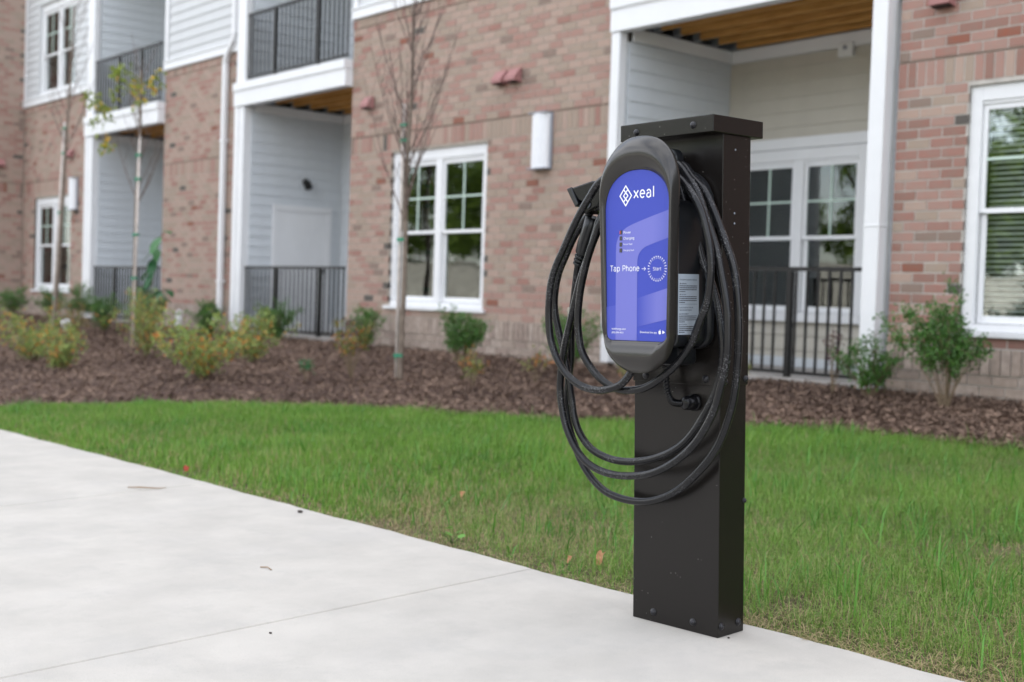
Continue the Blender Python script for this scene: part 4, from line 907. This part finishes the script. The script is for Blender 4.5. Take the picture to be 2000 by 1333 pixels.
def bush(t, w, h, clear, nst, ntw, n, L, leaf, seed, r0=.008, jit=.020, splay=1.):
    """stems with side twigs; leaves sit along the twigs, so the outline stays ragged"""
    rg = random.Random(seed); g2 = np.random.default_rng(seed); pts = []; tone = []; big = MB()
    lop = rg.uniform(0, 6.28)
    for k in range(nst):
        a = 6.283*k/nst+rg.uniform(-.45, .45); u = rg.uniform(.15, 1)**.7; e = w*.5*u*splay*(1+.22*math.cos(a-lop)); hh = h*(1-.42*u*u)*rg.uniform(.78, 1.04)
        ca, sa = math.cos(a), math.sin(a)
        q = smoothpath([(ca*.015, sa*.015, 0), (ca*e*.30, sa*e*.30, hh*.38), (ca*e*.68+rg.uniform(-.03, .03)*w, sa*e*.68, hh*.72), (ca*e, sa*e, hh)], 6)
        if k < 7:
            b = MB(); b.tube(q, [r0*(1-.75*i_/(len(q)-1)) for i_ in range(len(q))], 6); b.build('stem', 'stem', t)
        else: big.tube(q, [r0*.7*(1-.75*i_/(len(q)-1)) for i_ in range(len(q))], 5)
        segs = [(q[i_], q[i_+1]) for i_ in range(len(q)-1) if q[i_].z > h*clear*.95]
        for _ in range(ntw):
            f = rg.uniform(max(.12, clear*.85), .98); p = q[min(len(q)-1, int(f*(len(q)-1)))]; aa = rg.uniform(0, 6.283); l = h*rg.uniform(.10, .26)
            e2 = p+Vector((math.cos(aa)*l*.75, math.sin(aa)*l*.75, l*rg.uniform(.1, .9))); e2.z = max(e2.z, h*clear)
            big.tube([p, (p+e2)/2+Vector((0, 0, -.01)), e2], [r0*.28, r0*.22, r0*.12], 4); segs.append((p.lerp(e2, .15), e2)); segs.append((p.lerp(e2, .4), e2))
        tn = rg.random()
        for (p1, p2) in segs: pts.append((*p1, *p2)); tone.append(tn*.5+rg.random()*.5)
    o = big.build('twigs', 'stem', t); o['kind'] = 'stuff'
    S = np.array(pts); sl = np.linalg.norm(S[:, 3:]-S[:, :3], axis=1)+.01; idx = g2.choice(len(S), n, p=sl/sl.sum()); f = g2.random(n)[:, None]
    P = S[idx, :3]*(1-f)+S[idx, 3:]*f+g2.normal(size=(n, 3))*jit; d = S[idx, 3:]-S[idx, :3]; d /= np.linalg.norm(d, axis=1)[:, None]+1e-6
    V, F, r_ = leaves(P, L*g2.uniform(.5, 1.2, n), L*.48*g2.uniform(.7, 1.2, n), up=d*.7+np.array([0, 0, .35]), rg=g2)
    r_ = np.clip(r_*.6+np.repeat(np.array(tone)[idx], 4)*.42, 0, 1); o = link('foliage', npmesh('foliage', V, F, None, [leaf], r_), t); o['kind'] = 'stuff'
def holly(x, y, w, h, label, clear=.3, seed=1, n=2600, leaf='holly', L=.034, group='evergreen holly shrubs along the wall', ns=5):
    t = empty('holly_shrub', (x, y, gz(x, y)-.03), label, 'shrub', group); bush(t, w*1.05, h*1.02, clear, 13, 9, int(n*1.25), L, leaf, seed, jit=.022); return t
holly(-4.71, 8.30, .66, .90, 'tall open green shrub with bare forked stems below the right hand window', clear=.42, seed=11, n=4200, ns=6)
holly(-5.42, 8.42, .50, .52, 'small blue green shrub leaning in front of the white column foot', clear=.30, seed=12, n=1700, leaf='holly')
holly(-8.34, 7.92, .58, .78, 'green shrub partly hidden behind the hanging cable loops', clear=.34, seed=13, n=2600)
holly(-9.55, 7.62, .54, .66, 'green shrub right under the wide double window', clear=.42, seed=14, n=2800)
holly(-16.15, 8.22, .48, .56, 'compact round green shrub beside the foot of the downspout', clear=.16, seed=15, n=2400)
holly(-14.55, 8.40, .56, .62, 'upright dark green shrub in front of the middle porch railing', clear=.12, seed=16, n=2800)
holly(-12.35, 8.35, .50, .58, 'round dark green shrub at the brick corner right of the middle porch', clear=.25, seed=17, n=2200)
holly(-23.3, 7.9, .62, .66, 'leftmost green shrub at the edge of the photo below the brick wing', clear=.4, seed=18, n=2200)
holly(-21.9, 8.1, .50, .76, 'green shrub below the farthest window behind the leaning white sapling', clear=.4, seed=19, n=2200)
holly(-20.3, 8.0, .60, .80, 'green shrub between the farthest window and the far white column', clear=.45, seed=20, n=2200)
holly(-18.6, 7.7, .70, .62, 'low dark green shrub in front of the far white column', clear=.2, seed=21, n=2400)
def spirea(x, y, w, h, label, seed, n=1800, leaf='autumn', L=.046, group='spreading yellow green shrubs in the mulch'):
    t = empty('spirea_shrub', (x, y, gz(x, y)-.02), label, 'shrub', group); bush(t, w*1.12, h*1.08, .12, 20, 6, int(n*.95), L, leaf, seed, r0=.005, jit=.026); return t
spirea(-10.75, 5.45, 1.05, .64, 'bushy yellow green shrub full of orange leaves, nearest in the mulch', 31, n=2400)
spirea(-11.9, 6.6, .80, .56, 'green shrub behind and right of the orange leaved one', 32, n=1500)
spirea(-13.5, 6.1, .80, .75, 'yellow green shrub between second sapling and orange leaved shrub', 33, n=1200)
spirea(-14.6, 5.2, 1.2, .60, 'broad light green shrub nearest the left edge in front', 34, n=1900)
spirea(-13.05, 4.95, .60, .46, 'light green shrub at the foot of the leftmost sapling', 35, n=1300)
spirea(-16.6, 7.4, .70, .75, 'thin brown twiggy shrub with few leaves behind second sapling', 36, n=500, leaf='sparse')
spirea(-17.8, 6.9, .75, .60, 'sparse twiggy shrub left of second sapling', 37, n=500, leaf='sparse')
spirea(-19.8, 6.4, .7, .55, 'thin brown shrub behind the broad light green one', 38, n=450, leaf='sparse')
def leggy(x, y, w, h, label, seed, n=260, ns=9, leaf='sparse', cat='shrub', group='leggy half bare shrubs in the mulch', L=.055):
    rg = random.Random(seed); z = gz(x, y)-.02; t = empty('leggy_shrub', (x, y, z), label, cat, group); ps = []; blobs = []
    for k in range(ns):
        a = rg.uniform(0, 6.28); e = w*.5*rg.uniform(.3, 1); hh = h*rg.uniform(.6, 1)
        p = [(0, 0, 0), (math.cos(a)*e*.4, math.sin(a)*e*.3, hh*.5), (math.cos(a)*e, math.sin(a)*e*.7, hh)]; ps.append(p)
        for q in range(3): f = .55+.15*q; blobs.append((p[2][0]*f+.02*rg.uniform(-1, 1), p[2][1]*f, hh*(f+.1), .05))
    stems(t, ps, .005, .002); foliage(t, blobs, int(n*.55), L*.85, L*.4, leaf, up=np.array([0, 0, .5]), seed=seed); return t
leggy(-9.75, 6.45, .55, .62, 'leggy shrub with yellow and orange leaves left of the staked bare sapling', 41, n=420, ns=12)
leggy(-10.6, 7.0, .45, .55, 'brown seed headed stalks in front of the middle porch gate', 42, n=120, leaf='purple')
leggy(-9.9, 6.05, .22, .26, 'small bright green seedling left of the staked sapling', 43, n=90, ns=3, leaf='broad')
leggy(-9.05, 7.35, .40, .30, 'yellow leaved weed under the wide double window', 44, n=110, ns=5)
leggy(-8.55, 6.95, .34, .26, 'yellow green weed right of the staked sapling foot', 45, n=90, ns=5)
leggy(-8.25, 7.45, .36, .34, 'pale weed between the window shrub and the cable loops', 46, n=90, ns=5)
leggy(-7.2, 7.5, .30, .34, 'pale green weed just left of the pedestal behind the cable', 47, n=70, ns=4)
leggy(-5.75, 8.40, .30, .52, 'dark purple leaved shrub against the near porch railing', 48, n=260, ns=5, leaf='purple', L=.035)
leggy(-6.75, 8.45, .22, .30, 'small weed with orange leaves at the near porch railing right of the pedestal', 49, n=60, ns=3)
leggy(-15.9, 7.1, .5, .5, 'low orange and green shrub left of the middle porch column', 50, n=260, ns=9)
# tall broad leaved plant arching left of the downspout
x, y = -17.3, 7.9; z = gz(x, y)
t = empty('broad_leaved_plant', (x, y, z), 'tall dark green broad leaved plant arching beside the brick pier', 'plant')
stems(t, [[(0, 0, 0), (-.03, 0, .5), (.15, -.05, 1.0), (.45, -.1, 1.42), (.62, -.12, 1.5)], [(0, 0, 0), (.15, 0, .35), (.42, -.05, .62), (.6, -.05, .66)], [(0, 0, 0), (-.2, 0, .4), (-.35, 0, .7)]], .012, .004)
rg = random.Random(5)
def bigleaf(p, d, L, Wd):
    d = Vector(d).normalized(); s = d.cross(Vector((0, 0, 1))).normalized(); nn = s.cross(d); b = MB(); vs = []
    for i in range(6):
        tt = i/5; c = Vector(p)+d*L*tt+Vector((0, 0, -.25*L*tt*tt)); ww = Wd*math.sin(math.pi*min(.98, tt*.9+.07))**.8*.5
        vs += [c-s*ww+nn*.15*ww, c, c+s*ww+nn*.15*ww]
    b.add(vs, [(3*i+a, 3*i+a+1, 3*i+a+4, 3*i+a+3) for i in range(5) for a in (0, 1)], 0, True)
    o = b.build('leaf', 'broad', t); a = o.data.attributes.new('rnd', 'FLOAT', 'POINT'); a.data.foreach_set('value', [rg.random()]*len(vs))
for (p, d) in (((.62, -.12, 1.5), (1, -.2, .1)), ((.45, -.1, 1.42), (.4, -.6, -.5)), ((.32, -.1, 1.26), (.9, -.4, -.7)), ((.22, -.08, 1.12), (.7, -.6, -.9)), ((.15, -.05, 1.0), (-.6, -.5, -.6)), ((.1, -.04, .92), (.5, -.8, -.9)),
               ((.3, -.1, 1.26), (-.3, -.7, -.7)), ((.05, -.02, .78), (-.8, -.3, -.5)), ((.6, -.05, .66), (1, -.2, -.1)), ((.45, -.05, .63), (.3, -.8, -.7)), ((.3, -.05, .52), (.5, -.6, .1)), ((-.35, 0, .7), (-.8, -.3, -.3)), ((-.25, 0, .55), (.1, -.9, -.2)), ((0, 0, .5), (-.4, -.9, 0))): bigleaf(p, d, rg.uniform(.24, .32), rg.uniform(.11, .15))
foliage(t, [(-.35+.12*k, -.05, .30+.1*(k % 3), .17) for k in range(6)], 900, .07, .035, 'broad', seed=77)
t = empty('yellow_flower', (-15.3, 6.75, gz(-15.3, 6.75)), 'single yellow flower at the foot of the second sapling', 'flower'); b = MB(); b.tube([(0, 0, 0), (0, 0, .30)], .004, 5); b.build('stalk', 'stem', t)
b = MB()
for k in range(10): a = .628*k; b.add([(0, 0, .31), (.05*math.cos(a)-.012*math.sin(a), .05*math.sin(a)+.012*math.cos(a), .33), (.065*math.cos(a), .065*math.sin(a), .32), (.05*math.cos(a)+.012*math.sin(a), .05*math.sin(a)-.012*math.cos(a), .33)], [(0, 1, 2, 3)])
b.build('petals', 'yellowflower', t)
t = empty('ground_light', (-19.3, 7.4, gz(-19.3, 7.4)), 'small white dome standing low in the mulch left of the far porch', 'dome'); b = MB(); b.tube([(0, 0, 0), (0, 0, .12), (0, 0, .16), (0, 0, .19), (0, 0, .20)], [.05, .085, .085, .055, .01], 16); b.build('dome', 'plastic', t)

def sapling(x, y, h, lean, label, seed, crown=None, leaf=None, nbr=16, spread=.42, r=.032, br0=.42, rtop=.35):
    rg = random.Random(seed); z = gz(x, y)-.04; t = empty('sapling', (x, y, z), label, 'tree', 'staked young trees'); lx, ly = lean
    tr = [(0, 0, 0), (lx*.35+.01, ly*.3, h*.3), (lx*.6-.015, ly*.6, h*.55), (lx*.8+.02, ly*.8, h*.78), (lx, ly, h)]
    q = smoothpath(tr, 8); b = MB(); k = len(q); b.tube(q, [r*(1-rtop*1.6*(i/(k-1))**1.2) if i/(k-1) < .5 else r*(1-rtop*1.6*(i/(k-1))**1.2) for i in range(k)], 10); b.build('trunk', 'bark', t)
    tips = []
    for i in range(nbr):
        f = br0+(1-br0)*(i+rg.random()*.6)/nbr; p = q[min(k-1, int(f*(k-1)))]
        a = rg.uniform(0, 6.28); L = spread*h*(1-f*.55)*rg.uniform(.7, 1.15)
        e = p+Vector((math.cos(a)*L*.36, math.sin(a)*L*.36, L*.95)); mid = p+Vector((math.cos(a)*L*.19, math.sin(a)*L*.19, L*.42))
        bp = smoothpath([p, mid, e], 5); b = MB(); rr = r*.34*(1-f*.4); b.tube(bp, [rr*(1-.75*j/(len(bp)-1)) for j in range(len(bp))], 6)
        for s in range(4):
            pp_ = bp[int((.3+.17*s)*(len(bp)-1))]; a2 = rg.uniform(0, 6.28); l2 = L*rg.uniform(.2, .42)
            tip = pp_+Vector((math.cos(a2)*l2*.4, math.sin(a2)*l2*.4, l2*.85)); b.tube([pp_, (pp_+tip)/2+Vector((math.cos(a2)*l2*.06, 0, -.02)), tip], [rr*.42, rr*.3, rr*.14], 4); tips.append(tip)
        b.build('branch', 'twig', t); tips += [e, mid]
    if leaf: foliage(t, [(c[0], c[1], c[2], c[3]) for c in crown], leaf, .085, .045, 'yellowgreen', seed=seed, power=.5, droop=.3)
    return t
def stake(x, y, h, lean, label, ties, off=(-.045, -.01), r=.017):
    z = gz(x, y)-.05; t = empty('tree_stake', (x+off[0], y+off[1], z), label, 'stake', 'pale stakes tied to the saplings')
    b = MB(); b.tube([(0, 0, 0), (lean[0]*.5, lean[1]*.5, h*.5), (lean[0], lean[1], h)], [r, r, r*.9], 8); b.build('pole', 'stake', t)
    for zt in ties:
        b = MB(); f = zt/h; c = Vector((lean[0]*f-off[0]*.45, lean[1]*f-off[1]*.5, zt)); rr = .052; vs = []
        ringp = [c+Vector((math.cos(a)*rr*1.15, math.sin(a)*rr*.75, 0)) for a in [6.283*i/14 for i in range(14)]]
        vs = [p+Vector((0, 0, -.014)) for p in ringp]+[p+Vector((0, 0, .014)) for p in ringp]
        b.add(vs, [(i, (i+1) % 14, 14+(i+1) % 14, 14+i) for i in range(14)], 0, True); b.tube([c+Vector((0, -rr*.75, 0)), c+Vector((.03, -rr*.9, -.05))], [.006, .003], 4); b.build('tie', 'tie', t)
sapling(-9.34, 6.72, 3.5, (.04, .0), 'bare many branched sapling tied to a pale stake beside the double window', 61, nbr=34, br0=.38, spread=.50, r=.027)
stake(-9.34, 6.72, 2.62, (-.0, 0), 'pale stake on the left of the bare many branched sapling', (.28, 1.36, 2.28, 2.42))
crown = [(-.12+.4*math.cos(a)*s, -.16+.35*math.sin(a)*s, zz+.12, .13) for (a, s, zz) in [(0.3, .9, 3.02), (1.2, .5, 3.25), (2.2, .8, 3.3), (3.1, 1., 2.95), (4.0, .8, 2.75), (5.1, 1., 2.9), (0, .2, 3.4), (.9, 1.2, 3.35), (5.6, .8, 3.1), (2.8, 1.3, 3.45), (3.4, 1.6, 3.15), (4.6, .5, 2.5), (.2, 1.4, 3.2)]]
sapling(-15.0, 6.58, 3.55, (.08, .02), 'sapling with a small crown of yellow green leaves', 62, crown=crown, leaf=210, nbr=16, br0=.45, spread=.30, r=.028)
stake(-15.0, 6.58, 2.75, (.07, .0), 'pale stake against the sapling with yellow green leaves', (.95, 1.5, 2.2, 2.5), off=(.05, .0))
sapling(-20.17, 7.52, 5.2, (.58, .0), 'leaning bare sapling with a whitish trunk at the far left', 63, nbr=18, br0=.5, spread=.30, r=.03)
stake(-20.17, 7.52, 3.4, (.36, 0), 'pinkish white stake on the leaning bare sapling at the far left', (.55, 1.95, 2.9, 3.3), r=.026)

# mulch chips
n = 110000; X = rng.uniform(-27, -1.5, n)**1; X = -1.5-25.5*rng.random(n)**1.5; yb = bed_edge(X); Y = yb-.05+(8.75-yb+.05)*rng.random(n)
Z = ground(X, Y)+rng.uniform(0, .022, n)
sz = rng.uniform(.007, .026, n)*(1+.02*np.abs(X)); wz = sz*rng.uniform(.18, .38, n); d = rng.normal(size=(n, 3)); d[:, 2] *= .35; d /= np.linalg.norm(d, axis=1)[:, None]
s = np.cross(d, np.stack([rng.normal(size=n)*.35, rng.normal(size=n)*.35, np.ones(n)], 1)); s /= np.linalg.norm(s, axis=1)[:, None]
P = np.stack([X, Y, Z], 1); a = d*sz[:, None]; b_ = s*wz[:, None]; V = np.stack([P-a-b_, P+a-b_*.6, P+a+b_, P-a+b_*.7, P+np.cross(d, s)*(wz*.5)[:, None]], 1).reshape(-1, 3)
i = np.arange(n)[:, None]*5; F = np.concatenate([i+[0, 1, 4], i+[1, 2, 4], i+[2, 3, 4], i+[3, 0, 4]])
tone = .5+.5*np.sin(X*1.9+1.1*np.sin(Y*2.3))*np.sin(Y*2.9+.7*np.sin(X*1.3)); rr = np.repeat(np.clip(rng.random(n)**1.5*.75+.3*tone, 0, 1), 5); o = link('mulch_chips', npmesh('mulch_chips', V, F, None, ['chip'], rr)); tag(o, 'brown shredded bark mulch covering the planting bed', 'mulch', kind='stuff')

# grass
def noise2(x, y, s, ph=0.): return .5+.25*(np.sin(x*s+1.3*np.sin(y*s*.8+ph)+ph)+np.sin(y*s*1.13+1.7*np.sin(x*s*.7+2*ph)+2.1*ph))
def blades(n, xr, mtl, name, label, hl, hh, wd, near=False, seed=1, patch=None, straw=.12, lean=.55):
    rg = np.random.default_rng(seed); X = xr[0]+(xr[1]-xr[0])*rg.random(n); e = walk_edge(X); yb = bed_edge(X)+.06*noise2(X, X*0, 9)+.02
    f = rg.random(n); Y = e+.004+(yb-e)*f
    if patch is not None: k = patch(X, Y, rg); X, Y, e = X[k], Y[k], e[k]; n = len(X)
    Z = ground(X, Y)-.022; v = noise2(X, Y, 2.1, .7)*.6+noise2(X, Y, 6.7, 1.9)*.4
    H = (hl+(hh-hl)*rg.random(n)**1.7)*(.65+.7*v); edge = np.clip((Y-e)/.22, .38, 1); H *= edge
    a = rg.random(n)*6.283; ln = H*lean*rg.random(n); dx, dy = np.cos(a), np.sin(a); ww = wd*rg.uniform(.6, 1.3, n)*.5
    b = a+1.57+rg.normal(size=n)*.4; sx, sy = np.cos(b), np.sin(b)
    base = np.stack([X, Y, Z], 1); S = np.stack([sx*ww, sy*ww, 0*ww], 1); D = np.stack([dx*ln, dy*ln, 0*ln], 1); U = np.zeros((n, 3)); U[:, 2] = H
    mid = base+D*.35+U*.60; tip = base+D+U*np.clip(1-.25*ln/H, .6, 1)[:, None]
    V = np.stack([base-S, base+S, mid-S*.8, mid+S*.8, tip], 1).reshape(-1, 3); i = np.arange(n)[:, None]*5
    r_ = np.clip(rg.random(n)*.55+v*.30, 0, .77); dry = rg.random(n) < straw*np.clip(1.9-2.4*v, .15, 2.2)*np.clip(1.7-(Y-e)/1.2, .35, 1.8); r_[dry] = .9+.1*rg.random(dry.sum())
    V[:, 2][np.repeat(dry, 5)] = V[:, 2][np.repeat(dry, 5)]*1.0
    me = npmesh(name, V, i+[2, 3, 4], i+[0, 1, 3, 2], [mtl], np.repeat(r_, 5)); o = link(name, me); return tag(o, label, 'grass', kind='stuff')
nearmask = lambda X, Y, rg: (noise2(X, Y, 5.2, 3.)*.5+noise2(X, Y, 13., 1.)*.5+.25*rg.random(len(X)) > .30)
blades(330000, (-4.6, .9), 'grass', 'lawn_grass', 'short green lawn between the concrete walk and the mulch', .018, .084, .0017, seed=2, patch=nearmask, straw=.26, lean=1.9)
def thatch(n, xr, seed):
    rg = np.random.default_rng(seed); X = xr[0]+(xr[1]-xr[0])*rg.random(n); e = walk_edge(X); Y = e+.006+3.2*rg.random(n)**1.6; k = Y < bed_edge(X); X, Y = X[k], Y[k]; n = len(X)
    a = rg.random(n)*6.283; L = rg.uniform(.015, .055, n); w_ = .0011; P = np.stack([X, Y, ground(X, Y)-.014+.012*rg.random(n)], 1)
    D = np.stack([np.cos(a)*L, np.sin(a)*L, rg.normal(size=n)*.22*L], 1); S = np.stack([-np.sin(a)*w_, np.cos(a)*w_, 0*a], 1)
    V = np.stack([P-S, P+S, P+D*.5+S+[0, 0, .004], P+D*.5-S+[0, 0, .004], P+D], 1).reshape(-1, 3); i = np.arange(n)[:, None]*5
    o = link('dry_thatch', npmesh('dry_thatch', V, i+[3, 2, 4], i+[0, 1, 2, 3], ['grass'], np.repeat(.90+.1*rg.random(n), 5))); return tag(o, 'tan dead grass lying between the green blades near the walk', 'grass', kind='stuff')
thatch(12000, (-5.5, .9), 9); thatch(20000, (-2.2, .9), 10)
blades(190000, (-10.2, -4.2), 'grass', 'lawn_grass', 'far part of the green lawn running back toward the left', .03, .085, .0042, seed=3, patch=lambda X, Y, rg: (noise2(X, Y, 5.2, 3.)+.5*rg.random(len(X)) > .30), straw=.14)
blades(26000, (-10, .8), 'lushgrass', 'tall_grass', 'taller bright grass tufts scattered over the lawn', .07, .145, .0048, seed=4, patch=lambda X, Y, rg: (noise2(X, Y, 4.3, 5.)*noise2(X, Y, 11., 2.)+.14*rg.random(len(X)) > .46), straw=0, lean=1.1)
blades(900, (-5.5, .7), 'lushgrass', 'arching_grass', 'few long arching grass blades standing above the lawn', .11, .21, .0062, seed=8, straw=0, lean=1.5)
# litter on the ground
def dryleaf(x, y, s, label, mtl='brownleaf', up=.6, seed=0):
    rg = random.Random(seed); z = gz(x, y); b = MB(); n = 9; V = [(0, 0, 0)]
    for i in range(n):
        a = 6.283*i/n; r = s*(.5+.5*abs(math.sin(a*2.5+seed))); V.append((r*math.cos(a)*.7, r*math.sin(a)*.35, up*r*math.sin(a)+.25*s*math.cos(a*2)))
    b.add(V, [(0, 1+i, 1+(i+1) % n) for i in range(n)], 0, True); o = b.build('dry_leaf', mtl); o.location = (x, y, z+s*up*.65+.005); o.rotation_euler = (0, 0, rg.uniform(-.4, .9)); return tag(o, label, 'leaf')
dryleaf(-2.95, 2.99, .034, 'larger curled brown oak leaf in the grass left of the pedestal', seed=3, up=.9)
dryleaf(-3.03, 2.92, .020, 'smaller curled tan leaf by the concrete edge left of the pedestal', seed=4, up=.8)
dryleaf(-4.33, 3.48, .030, 'pale brown leaf farther out on the lawn', seed=5)
dryleaf(-5.89, 2.90, .030, 'small dark red leaf at the far edge of the walk', mtl='redleaf', seed=6)
def pebble(px, py, s, label, mtl='pebble', sx=1.5):
    b = MB(); rg = random.Random(int(px*1000)); V = []; F = []
    for i in range(4):
        for k in range(7):
            a = 6.283*k/7; ph = -.5+i*.55; V.append((sx*s*math.cos(a)*math.cos(ph)*rg.uniform(.8, 1.2), s*math.sin(a)*math.cos(ph)*rg.uniform(.8, 1.2), s*(.5+.6*math.sin(ph))))
    for i in range(3):
        for k in range(7): F.append((i*7+k, i*7+(k+1) % 7, i*7+7+(k+1) % 7, i*7+7+k))
    F.append(tuple(range(6, -1, -1))); F.append(tuple(21+k for k in range(7))); b.add(V, F, 0, True); o = b.build('pebble', mtl); o.location = PM @ Vector((px, py, 0)); return tag(o, label, 'pebble', 'dark crumbs on the concrete')
pebble(-2.356, .215, .010, 'dark crumb on the concrete near the grass edge, left of centre'); pebble(.0157, .026, .0035, 'tiny dark crumb beside the foot of the pedestal', sx=1)
pebble(-.846, -.863, .004, 'tiny dark speck on the near slab of the walk')
b = MB(); b.tube([tuple(PM @ Vector(p)) for p in ((-3.45, -.03, .004), (-3.36, -.01, .012), (-3.30, .05, .008), (-3.26, .07, .014))], [.0025, .004, .003, .0015], 5); o = b.build('dry_twig', 'twigdry'); tag(o, 'curved brown twig lying across the far joint of the walk', 'twig')
b = MB(); b.tube([tuple(PM @ Vector(p)) for p in ((-1.56, -.46, .003), (-1.53, -.45, .006), (-1.50, -.455, .003))], .0022, 5); o = b.build('dry_twig', 'twigdry'); tag(o, 'short brown sliver alone on the middle slab', 'twig')
t = empty('clover_weed', (-3.58, 2.84, gz(-3.58, 2.84)-.01), 'pale round leaved weed at the grass edge left of the joint', 'weed')
for k, (a, l) in enumerate(((.3, .045), (1.5, .04), (2.6, .05), (3.9, .04), (5.1, .045))):
    b = MB(); c = Vector((math.cos(a)*l, math.sin(a)*l*.7, .035+.008*(k % 3))); pts = [c+Vector((math.cos(q)*.017, math.sin(q)*.014, .006*math.sin(q+k))) for q in [6.283*i/8 for i in range(8)]]
    b.add([c]+pts, [(0, 1+i, 1+(i+1) % 8) for i in range(8)], 0, True); o = b.build('leaf', 'lushgrass', t); aa = o.data.attributes.new('rnd', 'FLOAT', 'POINT'); aa.data.foreach_set('value', [.9]*9)
    b = MB(); b.tube([(0, 0, 0), c], .0012, 4); b.build('stalk', 'lushgrass', t)
